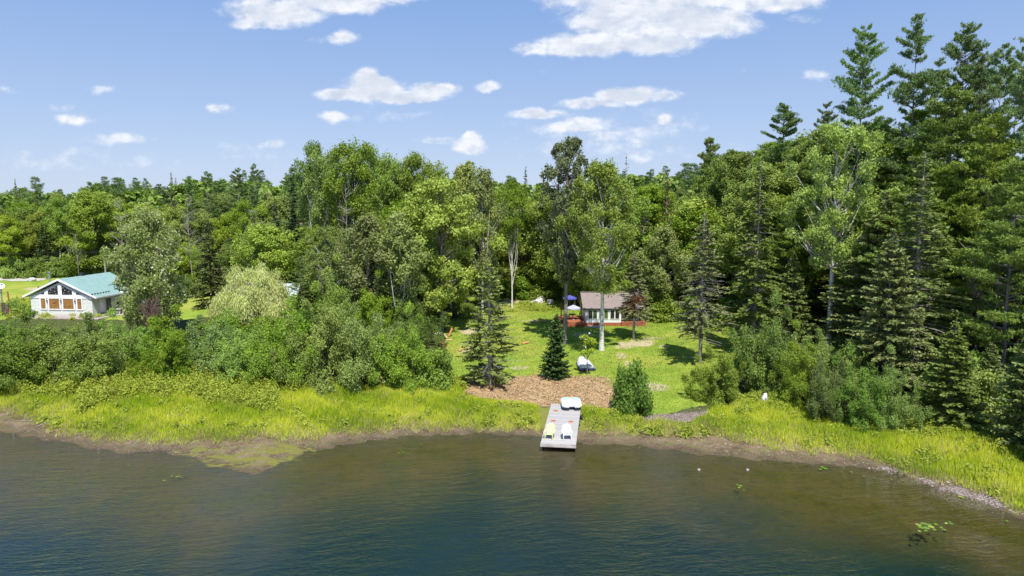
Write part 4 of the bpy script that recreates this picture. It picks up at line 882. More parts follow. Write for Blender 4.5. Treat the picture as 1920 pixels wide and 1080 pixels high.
M['dock_frame'] = mat_simple('dock_frame', (.5, .45, .42), (.3, .26, .24), 4, .85, .2, 0, .3, (.3, 1, 1))
M['rust'] = mat_simple('rust', (.55, .2, .07), (.3, .1, .04), 20, .85)
M['rubber'] = mat_simple('rubber', (.02, .02, .022), None, 8, .7)
M['boat_white'] = mat_simple('boat_white', (.78, .78, .8), (.6, .6, .6), 1.5, .4, .4)
M['boat_blue'] = mat_simple('boat_blue', (.06, .07, .19), (.05, .05, .12), 3, .4, .4)
M['navy'] = mat_simple('navy', (.03, .05, .1), (.02, .03, .06), 3, .4, .5)
M['pale_blue'] = mat_simple('pale_blue', (.4, .66, .78), (.35, .6, .74), 3, .45, .4)
M['plastic_yellow'] = mat_simple('plastic_yellow', (.75, .78, .35), (.68, .72, .3), 3, .45, .4)
M['plastic_white'] = mat_simple('plastic_white', (.82, .82, .84), (.76, .76, .78), 3, .45, .4)
M['umbrella_blue'] = mat_simple('umbrella_blue', (.1, .1, .42), (.07, .07, .3), 2, .8)
M['umbrella_pale'] = mat_simple('umbrella_pale', (.35, .33, .62), (.55, .54, .72), 1.5, .8)
m, nt = newmat('shingles'); o_ = nd(nt, 'ShaderNodeTexCoord').outputs['Object']
br = nd(nt, 'ShaderNodeTexBrick', {'Vector': o_, 'Color1': (.27, .215, .19, 1), 'Color2': (.2, .16, .145, 1), 'Mortar': (.12, .095, .085, 1), 'Scale': 1.0, 'Mortar Size': .012, 'Brick Width': .32, 'Row Height': .16}).outputs[0]
finish(nt, bsdf(nt, mixc(nt, mth(nt, 'MULTIPLY', noise(nt, o_, 1.1, 5, .6), .5), br, (.34, .28, .25)), .95, .1)); M['shingles'] = m
M['board_white'] = planks('board_white', (.78, .79, .8), (.72, .73, .74), .28, 0, (.5, .5, .5), .6)
R90 = math.pi/2
# gravel road
rv = []; rf = []
pts = [ground(px, 524) for px in range(-620, 96, 12)]
for i, (x, y, z) in enumerate(pts):
    for o_ in (-2.7, -.9, .9, 2.7): rv.append((x, y+o_, gz(x, y+o_)+.05+(.02 if abs(o_) < 1 else 0)))
for i in range(len(pts)-1):
    for j in range(3): a = i*4+j; rf.append((a, a+4, a+5, a+1))
b_ = MB(); b_.raw(rv, rf); M['road_gravel'] = mat_simple('road_gravel', (.5, .45, .4), (.38, .34, .3), 1.5, .95, .1, 0, .5, (1, 1, 1), 6)
tag(b_.build('gravel_road', 'road_gravel'), kind='structure')
# ---- green roofed house
HX, HY, HZ = -63.3, 95.0, 2.9
hs = empty('green_roof_house', (HX, HY, HZ), 'single storey pale sage house with a green metal roof and tall gable windows', 'house', rz=math.radians(-6.2))
def hz(zx, zy):      # measured enlargement -> gable plane
    return (zx-812)/91.6, float(at(110, 480+zy/7.385, HY)[2]-HZ)
W2, EZ, RZ_ = 4.65, 2.75, 5.25
b = MB(); b.prism([(-W2, -.3), (W2, -.3), (W2, EZ-.1), (0, RZ_-.45), (-W2, EZ-.1)], 0, 9.6); wl = b.build('wall', 'sage_siding', hs)
b = MB(); b.prism([(-W2+.02, EZ-.2), (W2-.02, EZ-.2), (0, RZ_-.5)], -.03, .01); b.build('gable_shade_panel', 'eave_shade_siding', hs)  # darker triangle painting the shade below the roof overhang
ang = math.atan2(RZ_-EZ, 5.5)
def roofslab(sg): return [(0, RZ_), (sg*5.5, EZ), (sg*5.5, EZ-.16), (0, RZ_-.16)]
b = MB(); b.prism([(0, RZ_), (5.5, EZ), (5.5, EZ-.1), (0, RZ_-.1), (-5.5, EZ-.1), (-5.5, EZ)], -.36, 10.1); rf_ = b.build('roof', 'green_roof', hs)
b = MB(); b.prism([(0, RZ_+.04), (5.56, EZ+.03), (5.56, EZ-.22), (0, RZ_-.24), (-5.56, EZ-.22), (-5.56, EZ+.03)], -.43, -.36); b.box((5.56, 4.87, EZ-.1), (.1, 10.46, .2)); b.box((-5.56, 4.87, EZ-.1), (.1, 10.46, .2)); b.build('fascia', 'white_paint', rf_)
b = MB()
for i in range(7): y = -.1+i*.55; b.box((5.5*.88, y, RZ_-(RZ_-EZ)*.88+.08), (.12, .22, .14))
for i in range(4): b.box((5.5*.6, 5.4+i*.5, RZ_-(RZ_-EZ)*.6+.05), (.06, .45, .05))
b.build('snow_guard', 'dark_metal', rf_)
b = MB(); b.box((-.2, 4.5, RZ_+.15), (.55, .6, .45)); b.build('roof_vent', 'dark_metal', rf_, bevel=.03)
b = MB(); b.tube([(-2.9, 1.6, RZ_-1.6), (-2.9, 1.6, RZ_+.6)], .1, 10); b.lathe([(.1, 0), (.2, .06), (.22, .1), (.03, .2)], 10, (-2.9, 1.6, RZ_+.62)); b.build('stove_pipe', 'grey_metal', rf_)
trim = [(385,585),(385,572),(520,528),(600,490),(640,465),(790,392),(826,392),(980,465),(1020,490),(1110,528),(1240,572),(1240,585)]
b = MB(); b.prism([hz(*q) for q in trim], -.07, -.03); b.build('white_band', 'white_paint', hs)
for q in ([(642,535),(642,480),(780,405),(780,535)], [(835,535),(835,405),(975,480),(975,535)], [(528,532),(588,532),(588,500)], [(1032,532),(1100,532),(1032,500)]):
    b = MB(); b.prism([hz(*p_) for p_ in q], -.085, -.05); wn_ = b.build('gable_window', 'dark_glass', hs)
    if len(q) == 4:
        cx = sum(p_[0] for p_ in q)/4
        for dx_, dy_ in ((-40, 20), (-25, -18), (30, 0), (34, -50) if cx < 800 else (-48, -50), (40, 35)): x_, z_ = hz(cx+dx_, 490+dy_); b = MB(); b.box((x_, -.1, z_), (.075, .02, .075), 0, 0, .78); b.build('star_sticker', 'white_paint', wn_)
for x0, x1 in ((515, 612), (630, 806), (824, 1002), (1022, 1112)):
    (xa, za), (xb, zb) = hz(x0, 745), hz(x1, 578); b = MB()
    for (c_, d_) in ((((xa+xb)/2, -.06, za+.06), (xb-xa, .08, .13)), (((xa+xb)/2, -.06, zb-.06), (xb-xa, .08, .13)), ((xa+.09, -.06, (za+zb)/2), (.18, .08, zb-za-.26)), ((xb-.09, -.06, (za+zb)/2), (.18, .08, zb-za-.26))): b.box(c_, d_)
    fr_ = b.build('window', 'white_paint', hs)
    b = MB(); b.box(((xa+xb)/2, -.035, (za+zb)/2), (xb-xa-.34, .02, zb-za-.24)); b.build('pane', 'wood_glass', fr_)
    if x0 == 630:
        b = MB(); b.lathe([(.02, -.1), (.18, -.04), (.22, .05), (.1, .06)], 10, ((xa+xb)/2, -.1, (za+zb)/2+.2), 1, .15); b.build('hanging_ornament', 'rust', fr_)
for zx in (617, 812, 1007):
    x_, z_ = hz(zx, 633); b = MB(); b.box((x_, -.06, z_), (.1, .1, .34)); b.box((x_, -.1, z_+.2), (.16, .16, .05)); b.build('wall_lantern', 'dark_metal', hs)
b = MB(); b.box((W2+.03, 1.9, 1.3), (.06, .9, 1.9)); b.build('shutter_panel', 'white_paint', hs)
b = MB(); b.box((W2+.03, 3.3, 1.05), (.06, .95, 2.1)); dr = b.build('door', 'dark_metal', hs)
b = MB(); b.box((W2+.1, 3.65, 1.05), (.08, .12, .05)); b.build('handle', 'grey_metal', dr)
b = MB(); b.box((W2+.03, 5.1, 1.45), (.08, .8, 1.2)); wf = b.build('side_window', 'white_paint', hs); b = MB(); b.box((W2+.07, 5.1, 1.45), (.03, .52, .92)); b.build('pane', 'dark_glass', wf)
b = MB(); b.box((W2+1.9, 7.6, 1.1), (3.8, 3.6, 2.5)); b.build('side_wing', 'sage_siding', hs)
b = MB(); b.raw([(4.2, 5.2, RZ_-1.75), (9.3, 5.2, EZ-.1), (9.3, 10, EZ-.1), (4.2, 10, RZ_-1.75), (4.2, 5.2, RZ_-1.85), (9.3, 5.2, EZ-.2), (9.3, 10, EZ-.2), (4.2, 10, RZ_-1.85)], [(0,1,2,3),(7,6,5,4),(0,4,5,1),(1,5,6,2),(2,6,7,3),(3,7,4,0)]); wr = b.build('wing_roof', 'green_roof', hs)
b = MB(); b.box((6.75, 5.16, EZ+.1), (5.1, .07, .2), 0, 0, 0); b.build('fascia', 'white_paint', wr)
def wpost(px, py, Y): p = at(px, py, Y); return (float(p[0]), Y, gz(p[0], Y))
b = MB(); b.box((0, 0, 0), (13, 2.6, .14)); o = b.build('patio_slab', 'pink_paving'); o.location = (HX+.8, HY-1.5, HZ+.04); o.rotation_euler[2] = math.radians(-6.2); tag(o, kind='structure')
b = MB(); b.box((0, 0, 0), (5, 4.5, .14)); o = b.build('side_patio', 'pink_paving'); o.location = (HX+8.0, HY+2.2, HZ+.05); o.rotation_euler[2] = math.radians(-6.2); tag(o, kind='structure')
t = empty('patio_table', (HX+7.3, HY+1.2, HZ+.12), 'white patio table standing on paving beside the green roofed house', 'table')
b = MB(); b.lathe([(.62, .7), (.65, .72), (.65, .75), (.6, .76)], 18); b.build('table_top', 'plastic_white', t)
for a in range(4): b = MB(); b.tube([(.5*math.cos(a*R90+.7), .5*math.sin(a*R90+.7), 0), (.38*math.cos(a*R90+.7), .38*math.sin(a*R90+.7), .71)], .03, 6); b.build('leg', 'plastic_white', t)
sv = plant('silver', HX+8.2, HY+2.0, 3.0, 1.7, 'small silvery white flowering shrub tree against the right side of the green roofed house', 'tree')
# utility pole with wires
x, y, z = wpost(198.5, 520, 113.0); H = float(at(198.5, 474, 113)[2])-z
t = empty('utility_pole', (x, y, z), 'pale grey utility pole rising behind the green roof', 'utility pole')
b = MB(); b.tube([(0, 0, -.3), (0, 0, H)], [.15, .11], 10); b.build('shaft', 'pole_wood', t)
b = MB(); b.lathe([(.02, 0), (.06, .02), (.06, .1), (.03, .14)], 8, (0, 0, H)); b.build('insulator', 'grey_metal', t)
for k, (z0, z1) in enumerate(((H+.1, H+.6), (H-.9, H-2.6))):
    b = MB(); p_ = [(-90*i/12, 6*i/12, z0+(z1-z0)*i/12-5*1.2*(i/12)*(1-i/12)*.4) for i in range(13)]; b.tube(p_, .022, 4); b.build('wire', 'dark_metal', t)
# brown board fence behind the house
x0, y0, z0 = wpost(71, 520, 118.0); t = empty('board_fence', (x0, y0, z0), 'orange brown wooden board fence with a dark end post behind the house', 'fence')
b = MB(); b.box((2.9, 0, .55), (5.6, .06, 1.0)); b.build('board_panel', 'fence_wood', t)
for i in range(4): b = MB(); b.box((i*1.9, -.08, .65), (.14, .12, 1.5 if i == 0 else 1.2)); b.build('post', 'old_wood', t)
def rock(name, x, y, z, s, seed, mat, label, cat='boulder'):
    import bmesh
    R = random.Random(seed); bm = bmesh.new(); bmesh.ops.create_icosphere(bm, subdivisions=3, radius=1)
    ph = [R.uniform(0, 6) for _ in range(6)]
    for v in bm.verts:
        c = v.co; k = 1+.16*math.sin(3*c.x+ph[0])*math.sin(2.6*c.y+ph[1])+.1*math.sin(6*c.z+ph[2])*math.cos(5*c.x+ph[3])+R.uniform(-.025, .025)
        v.co = Vector((c.x*s[0]*k, c.y*s[1]*k, c.z*s[2]*k))
    me = bpy.data.meshes.new(name); bm.to_mesh(me); bm.free(); me.materials.append(M[mat]); o = link(name, me, None, (x, y, z)); return tag(o, label, cat)
x, y, z = ground(60, 527); rock('boulder', x, y, z+.3, (.75, .5, .42), 3, 'stone_white', 'round white boulder on the lawn edge beside the gravel road')
x, y, z = ground(1432, 759); o = rock('boulder', x, y, z+.42, (.3, .3, .62), 5, 'stone_white', 'upright pale boulder poking out of the grass between right bank shrubs'); o.rotation_euler[1] = .12
# satellite dish post and boards at the left edge
x, y, z = ground(6, 590); t = empty('dish_post', (x, y, z), 'grey metal post carrying a white satellite dish at the left edge of the photo', 'satellite dish')
b = MB(); b.tube([(0, 0, -.2), (0, 0, 3.9)], .09, 8); b.build('post', 'grey_metal', t)
b = MB(); b.lathe([(.02, 0), (.25, .03), (.42, .12), (.44, .13), (.25, .05)], 16); d_ = b.build('dish', 'white_paint', t); d_.location = (.2, -.15, 4.1); d_.rotation_euler = (1.0, .3, .3)
b = MB(); b.bar((-.9, 0, 4.2), (.3, 0, 4.35), .3, .1); b.bar((-.6, 0, 3.1), (0, 0, 3.2), .08, .06); b.build('bracket', 'dark_metal', t)
x, y, z = ground(12, 591); t = empty('board_screen', (x, y, z), 'dark weathered board screen with a leaning brown post left of the house', 'screen')
b = MB(); b.box((-.1, 0, .85), (1.0, .12, 1.8)); b.build('boards', 'old_wood', t); b = MB(); b.bar((.62, .05, -.2), (.4, .05, 3.4), .16, .14); b.build('post', 'red_wood', t)
x, y, z = ground(25, 588); b = MB(); b.lathe([(.2, 0), (.25, .05), (.27, .5), (.28, .52), (.22, .53)], 12); o = b.build('bucket', 'rubber'); o.location = (x, y, z); tag(o, 'small black bucket on the ground left of the house', 'bucket')
# metal roofed shed
p_ = at(541, 560, 97.); sx0 = float(p_[0]); sz = gz(sx0, 97); ez = float(at(541, 557, 95.6)[2])-sz; rz_ = float(at(541, 531, 97.6)[2])-sz
t = empty('metal_roof_shed', (sx0, 97, sz), 'small shed with a silvery corrugated metal roof half hidden by the willow', 'shed')
b = MB(); b.box((0, .3, ez/2-.1), (2.8, 3.0, ez)); b.build('wall', 'concrete', t)
b = MB(); b.raw([(-1.7, -1.6, ez-.1), (1.7, -1.6, ez-.1), (1.7, .3, rz_), (-1.7, .3, rz_), (1.7, 2.2, ez-.1), (-1.7, 2.2, ez-.1)], [(0,1,2,3),(3,2,4,5)]); o = b.build('roof', 'silver_roof', t); so_ = o.modifiers.new('s', 'SOLIDIFY'); so_.thickness = .06
# ---- cabin
CX, CY, CZ = float(at(1097.5, 600, 90.)[0]), 90.0, 2.3
def cx_(zx): return (1000+zx/7.385-960)/F*(CY*cp+13*sp_) - CX
def cz_(zy, Y=90.): return float(at(1130, 520+zy/7.385, Y)[2])-CZ
cb = empty('white_cabin', (CX, CY, CZ), 'white lake cabin with a brown shingled roof, narrow windows and a red timber base', 'cabin')
WA, WB, FL, EV, RG, DP = cx_(1220), cx_(1500), .48, cz_(432), cz_(206, 93.6), 7.2
b = MB(); b.box((WA/2, DP/2, (FL+EV)/2), (WA, DP, EV-FL)); b.build('wall', 'board_white', cb)
b = MB(); b.box(((WA+WB)/2, DP/2+.75, (FL+EV)/2-.002), (WB-WA, DP-1.5, EV-FL-.01)); b.build('rear_wall', 'board_white', cb)
b = MB(); b.prism([(0, 0), (DP+.01, 0), (DP/2, RG-EV-.15)], 0, .1)
for xg in (.0, WB-.1):
    g = MB(); g.raw([(xg, 0, EV), (xg, DP, EV), (xg, DP/2, RG-.12), (xg+.1, 0, EV), (xg+.1, DP, EV), (xg+.1, DP/2, RG-.12)], [(0,1,2),(5,4,3),(0,3,4,1),(1,4,5,2),(2,5,3,0)]); g.build('gable', 'board_white', cb)
m_ = MB(); sl = math.atan2(RG-EV, DP/2+.4)
x0r, x1r = -.35, WB+.3
for (ya, za, yb_, zb_) in ((-.14, EV+.02, DP/2, RG), (DP+.14, EV+.02, DP/2, RG)):
    m_.raw([(x0r, ya, za), (x1r, ya, za), (x1r, yb_, zb_), (x0r, yb_, zb_), (x0r, ya, za-.12), (x1r, ya, za-.12), (x1r, yb_, zb_-.12), (x0r, yb_, zb_-.12)], [(0,1,2,3),(7,6,5,4),(0,4,5,1),(1,5,6,2),(2,6,7,3),(3,7,4,0)])
cr = m_.build('roof', 'shingles', cb)
b = MB(); b.box(((x0r+x1r)/2, -.18, EV-.06), (x1r-x0r+.06, .06, .18)); b.build('eave_trim', 'dark_metal', cr)
b = MB(); b.box(((x0r+x1r)/2, DP/2, RG+.03), (x1r-x0r, .3, .05)); b.build('ridge_cap', 'shingles', cr)
for i, (a0, a1, gm) in enumerate(((765,818,'dark_glass'),(830,882,'green_glass'),(915,965,'dark_glass'),(984,1034,'green_glass'),(1070,1122,'dark_glass'),(1138,1190,'dark_glass'))):
    xa, xb, za, zb = cx_(a0), cx_(a1), cz_(574), cz_(456); b = MB(); e = .07
    for c_, d_ in ((((xa+xb)/2, -.03, za-e/2), (xb-xa+2*e, .07, e)), (((xa+xb)/2, -.03, zb+e/2), (xb-xa+2*e, .07, e)), ((xa-e/2, -.03, (za+zb)/2), (e, .07, zb-za)), ((xb+e/2, -.03, (za+zb)/2), (e, .07, zb-za))): b.box(c_, d_)
    f_ = b.build('window', 'white_paint', cb); b = MB(); b.box(((xa+xb)/2, -.012, (za+zb)/2), (xb-xa, .02, zb-za)); b.build('pane', gm, f_)
for a0, a1 in ((1290,1340),(1385,1440)):
    xa, xb, za, zb = cx_(a0)+.05, cx_(a1)+.05, cz_(580), cz_(470); b = MB(); b.box(((xa+xb)/2, 1.47, (za+zb)/2), (xb-xa+.14, .06, zb-za+.14)); f_ = b.build('window', 'white_paint', cb)
    b = MB(); b.box(((xa+xb)/2, 1.44, (za+zb)/2), (xb-xa, .03, zb-za)); b.build('pane', 'green_glass', f_)
b = MB(); b.box((-.02, 2.6, 1.6), (.05, .9, 1.3)); f_ = b.build('side_window', 'white_paint', cb); b = MB(); b.box((-.05, 2.6, 1.6), (.03, .7, 1.1)); b.build('pane', 'dark_glass', f_)
b = MB(); b.box((-.02, 5.2, 1.5), (.05, .9, 2.0)); b.build('door', 'dark_metal', cb)
DL = cx_(330)
b = MB(); b.box((WA/2, .03, .14), (WA-.02, .08, .66)); b.build('base_skirt', 'red_skirt', cb)
t = empty('timber_deck', (CX, CY, CZ), 'red brown timber deck wrapping the left end and right front of the cabin', 'deck')
b = MB(); b.box(((DL-.02)/2-.01, 2.4, FL+.04), (-DL-.04, 5.6, .1)); b.build('deck_boards', 'red_deck', t)
b = MB(); b.box((DL/2, -.43, .1), (-DL, .06, .74)); b.box((DL, 2.4, .1), (.06, 5.6, .74)); b.build('deck_skirt', 'red_skirt', t)
b = MB(); b.box(((WA+cx_(1560))/2+.03, .68, FL+.04), (cx_(1560)-WA-.06, 1.5, .1)); b.build('front_boards', 'red_deck', t)
b = MB(); b.box(((WA+cx_(1560))/2+.03, -.1, .1), (cx_(1560)-WA-.06, .06, .74)); b.build('front_skirt', 'red_skirt', t)
for i in range(2): b = MB(); b.box((-.8+.0, -.65-.3*i, .28-.2*i), (1.2, .3, .08)); b.bar((-.25, -.4, .5), (-.25, -1.1, .0), .06, .22); b.build('step', 'red_wood', t)
xp = cx_(388); b = MB(); b.box((xp, .2, 1.6), (.14, .14, 3.0)); b.build('corner_post', 'red_wood', t)
xx = CX+cx_(865)*.5+cx_(790)*.0; b = MB(); b.box((0, 0, 0), (2.2, .8, .16)); o = b.build('concrete_step', 'concrete'); o.location = (CX+cx_(855), CY-.8, gz(CX+2, CY-.8)+.06); tag(o, 'pale concrete slab on the ground below the cabin windows', 'slab')
def parasol(zx, Y, ztop, r, m1, label, bz):
    x = CX+cx_(zx); t = empty('parasol', (x, Y, CZ+bz), label, 'parasol')
    b = MB(); b.tube([(0, 0, 0), (0, 0, ztop-bz)], .03, 6); b.build('pole', 'grey_metal', t)
    n = 8; V = [(0, 0, ztop-bz)]+[(r*math.cos(i*math.pi/4+.39), r*math.sin(i*math.pi/4+.39), ztop-bz-.42) for i in range(n)]+[(r*math.cos(i*math.pi/4+.39), r*math.sin(i*math.pi/4+.39), ztop-bz-.58) for i in range(n)]
    b = MB(); b.raw(V, [(0, 1+i, 1+(i+1) % n) for i in range(n)]+[(1+i, 9+i, 9+(i+1) % n, 1+(i+1) % n) for i in range(n)]); o = b.build('canopy', m1, t); o.modifiers.new('s', 'SOLIDIFY').thickness = .01
    b = MB(); b.lathe([(.25, 0), (.25, .06), (.05, .12)], 12); b.build('base', 'concrete', t)
parasol(572, 92.0, cz_(380, 92), 1.0, 'umbrella_pale', 'lower blue and lavender parasol open over the dark patio table on the deck', FL+.1)
parasol(560, 96.5, cz_(245, 96.5), 1.05, 'umbrella_blue', 'upper deep blue parasol behind the deck beside the cabin roof', 0)
t = empty('patio_table', (CX+cx_(560), 92, CZ+FL+.09), 'dark round patio table under the lower parasol on the cabin deck', 'table')
b = MB(); b.lathe([(.5, .68), (.55, .7), (.55, .73), (.5, .74)], 16); b.build('table_top', 'dark_metal', t)
for a in range(4): b = MB(); b.tube([(.45*math.cos(a*R90), .45*math.sin(a*R90), 0), (.3*math.cos(a*R90), .3*math.sin(a*R90), .69)], .025, 5); b.build('leg', 'dark_metal', t)
def metal_chair(x, y, rz, label):
    t = empty('patio_chair', (x, y, CZ+FL+.09), label, 'chair', 'dark patio chairs around the deck table', rz)
    b = MB(); b.box((0, 0, .43), (.48, .46, .05)); b.build('seat', 'dark_metal', t); b = MB(); b.box((0, .24, .72), (.48, .04, .5), 0, -.15); b.build('backrest', 'dark_metal', t)
    for sx_, sy_ in ((-1,-1),(1,-1),(-1,1),(1,1)): b = MB(); b.tube([(sx_*.23, sy_*.22, 0), (sx_*.21, sy_*.2, .43)], .018, 5); b.build('leg', 'dark_metal', t)
metal_chair(CX+cx_(500), 91.9, 1.4, 'dark metal patio chair left of the round table on the deck'); metal_chair(CX+cx_(640), 92.2, -1.5, 'dark metal patio chair between the round table and the cabin wall')
def adirondack(name, x, y, z, rz, mat, label):
    t = empty(name, (x, y, z), label, 'chair', None, rz)           # faces -y
    b = MB()
    for i in range(6): b.bar((-.25, -.28+i*.095, .36-.025*i), (.25, -.28+i*.095, .36-.025*i), .085, .02)
    b.build('seat', mat, t)
    b = MB()
    for i in range(7):
        u = (i-3)/3; b.bar((u*.19, .2, .2), (u*.3, .52, .98-.13*u*u), .07, .02)
    b.bar((-.28, .42, .72), (.28, .42, .72), .05, .03); b.build('backrest', mat, t)
    for s in (-1, 1):
        b = MB(); b.bar((s*.34, -.4, .56), (s*.33, .42, .55), .14, .025); b.build('armrest', mat, t)
        b = MB(); b.box((s*.29, -.34, .27), (.04, .11, .54)); b.build('front_leg', mat, t)
        b = MB(); b.bar((s*.26, -.32, .34), (s*.26, .55, .04), .04, .11); b.build('rear_leg', mat, t)
adirondack('garden_chair', CX+cx_(372), 90.4, CZ+FL+.09, .9, 'red_wood', 'orange red wooden slatted chair on the left corner of the cabin deck')
# bench on the lawn
x, y, z = ground(1018, 606); t = empty('low_bench', (x, y, z), 'low reddish wooden bench on the lawn left of the deck', 'bench')
b = MB(); b.box((0, 0, .42), (1.0, .4, .07)); b.build('seat', 'orange_wood', t)
for s in (-1, 1): b = MB(); b.box((s*.36, 0, .19), (.09, .34, .38)); b.build('leg', 'red_wood', t)
# gravel heap
x, y, z = ground(1010, 569); hv = []; R = random.Random(3); n1, n2 = 28, 9
for j in range(n2):
    for i in range(n1):
        a = 2*math.pi*i/n1; f = j/(n2-1); r = f*(1+.12*math.sin(2*a+1)+.06*math.sin(5*a)); hh = (1-f)**1.15*1.15+.05*R.uniform(-1, 1)*(f < 1)
        hv.append((1.55*r*math.cos(a)+.45*(1-f), 1.2*r*math.sin(a), hh-.08 if f == 1 else hh))
hf = [(j*n1+i, j*n1+(i+1) % n1, (j+1)*n1+(i+1) % n1, (j+1)*n1+i) for j in range(n2-1) for i in range(n1)]
b = MB(); b.raw(hv, hf); o = b.build('gravel_heap', 'gravel_heap'); o.location = (x, y+1.0, z-.05); tag(o, 'pale grey heap of gravel on the lawn at the wood edge', 'gravel heap')
x, y, z = ground(1032, 571); t = empty('white_box', (x, y+.3, z), 'white box with a flat lid standing right of the gravel heap', 'box')
b = MB(); b.box((0, 0, .3), (.85, .6, .6)); b.build('body', 'stone_white', t, bevel=.03); b = MB(); b.box((0, 0, .64), (.95, .7, .07)); b.build('lid', 'concrete', t, bevel=.02)
# barbecue
x, y, z = ground(853, 601); t = empty('barrel_barbecue', (x, y, z), 'black barrel barbecue standing in the shade at the left back of the lawn', 'barbecue')
b = MB(); b.lathe([(.2, .35), (.36, .42), (.4, .6), (.4, .95), (.38, 1.0)], 16); b.build('firebox', 'rubber', t, True); b = MB(); b.lathe([(.4, 1.0), (.36, 1.2), (.22, 1.33), (.04, 1.37)], 16); l_ = b.build('lid', 'rubber', t, True)
b = MB(); b.box((0, -.4, 1.12), (.26, .05, .06)); b.build('handle', 'grey_metal', l_)
for a in range(3): b = MB(); b.tube([(.38*math.cos(a*2.1), .38*math.sin(a*2.1), 0), (.26*math.cos(a*2.1), .26*math.sin(a*2.1), .45)], .022, 5); b.build('leg', 'grey_metal', t)
# firewood pieces and bucket near the maple
for i, (px, py, L, az, el, mt, lb) in enumerate([(842,632,1.1,.6,1.15,'orange_wood','tall split log leaning on the wood pile below the maple'),(838,636,.7,2.6,.9,'cut_wood','thick pale log propped up in the wood pile below the maple'),(836,640,.8,.1,.1,'cut_wood','pale log lying at the foot of the wood pile'),
     (843,639,.6,1.9,.15,'red_wood','reddish split log lying right of the wood pile'),(866,652,.9,-.5,.25,'old_wood','dark branch lying in the grass below the thin spruce'),(874,655,.5,.2,.1,'cut_wood','short pale log end lying next to the dark branch'),(861,660,.5,.8,.5,'orange_wood','orange split log left of the thin spruce trunk'),
     (979,646,.9,.5,.12,'orange_wood','orange brown board lying alone on the sunny lawn')]):
    x, y, z = ground(px, py); d = Vector((math.cos(az)*math.cos(el), math.sin(az)*math.cos(el), math.sin(el)))
    b = MB(); b.tube([(0, 0, 0), tuple(d*L*.5), tuple(d*L)], [.12, .13, .11], 6); o = b.build('log', mt); o.location = (x, y, z+.1); tag(o, lb, 'log')
x, y, z = ground(831, 650); t = empty('orange_bucket', (x, y, z), 'orange bucket on the grass between the shrubs and the wood pile', 'bucket')
b = MB(); b.lathe([(.17, 0), (.19, .05), (.24, .42), (.26, .44), (.22, .44), (.16, .06)], 14); b.build('body', 'orange_wood', t, True); b = MB(); b.tube([(.24*math.cos(a*.35), .05, .42+.26*math.sin(a*.35)) for a in range(10)], .012, 4); b.build('handle', 'grey_metal', t)
x, y, z = ground(822, 628); rock('stone', x, y, z+.15, (.4, .25, .2), 8, 'stone_white', 'white stone at the foot of the bright maple trunk', 'stone')
# ---- dock
DZ = .45
def onz(px, py, z): d = ray(px, py); t_ = (z-CAMZ)/d[2]; return Vector((d[0]*t_, d[1]*t_, z))
def dockz(p): return DZ+math.tan(tilt)*((p.x-A_.x)*-math.sin(daz)+(p.y-A_.y)*math.cos(daz))
A_, B_ = onz(1013.7, 830.6, DZ), onz(1080, 833.2, DZ)
zc = 1.0
for _ in range(6): C_ = onz(1033.6, 756.5, zc); zc = gz(C_.x, C_.y)+.22
tilt = math.atan2(zc-DZ, (C_-A_).xy.length)
ax = (C_-A_); DLn = math.hypot(ax.xy.length, zc-DZ); daz = math.atan2(ax.y, ax.x)-R90; DW = 2.5
print('dock', A_, B_, C_, DLn, math.degrees(daz), (B_-A_).length)
lat = Vector((math.cos(daz), math.sin(daz), 0)); DW = (B_-A_).dot(lat)
t = empty('timber_dock', (A_.x, A_.y, 0), 'weathered pale plank dock running from the grass out over the water', 'dock', rz=daz); t.rotation_euler[0] = tilt; t.location.z = DZ-DZ*math.cos(tilt)
b = MB()
n = int(DLn/.145)
for i in range(n): b.box((DW/2+RP.uniform(-.012, .012), (i+.5)*DLn/n, DZ-.02+RP.uniform(-.004, .004)), (DW, DLn/n-.012, .04))
b.build('decking', 'dock_wood', t)
b = MB(); b.box((DW/2, -.03, DZ-.13), (DW+.04, .05, .26)); b.box((.03, DLn/2, DZ-.14), (.05, DLn-.02, .2)); b.box((DW-.03, DLn/2, DZ-.14), (.05, DLn-.02, .2)); b.box((DW/2, DLn/2, DZ-.14), (.05, DLn-.1, .18)); b.build('frame', 'dock_frame', t)
for xx in (.15, DW-.15):
    for yy in (.4, DLn*.35, DLn*.68): b = MB(); b.tube([(xx, yy, -1.5), (xx, yy, DZ-.05)], .06, 8); b.build('pile', 'old_wood', t)
for px, py in ((1042, 770), (1037.5, 789), (1070.5, 790.5)):
    z_ = DZ
    for _ in range(6): p_ = onz(px, py, z_); z_ = dockz(p_)
    p_ = p_-Vector((A_.x, A_.y, 0)); lx, ly = p_.x*math.cos(daz)+p_.y*math.sin(daz), -p_.x*math.sin(daz)+p_.y*math.cos(daz)
    b = MB(); b.lathe([(.2, .003), (.19, .012), (.05, .02), (.04, .05), (.02, .055)], 7, (lx, ly, DZ), 1, 1.2)
    for k in range(5): b.bar((lx, ly, DZ+.02), (lx+.26*math.cos(k*1.26), ly+.26*math.sin(k*1.26), DZ+.012), .06, .012)
    b.build('rusty_anchor_plate', 'rust', t)
b = MB(); b.lathe([(.1, 0), (.16, .04), (.16, .36), (.1, .4)], 12, (DW+.17, DLn*.68, DZ-.3)); b.build('fender', 'rubber', t)
for yy in (DLn*.45, DLn*.56): b = MB(); b.box((DW+.06, yy, DZ-.05), (.08, .2, .1)); b.build('cleat', 'dark_metal', t)
def ondock(px, py):
    z_ = DZ
    for _ in range(6): p_ = onz(px, py, z_); z_ = dockz(p_)
    return p_
p_ = ondock(1030.5, 821); adirondack('garden_chair', p_.x, p_.y, p_.z+.01, daz-.12, 'plastic_yellow', 'pale yellow slatted garden chair on the lake end of the dock')
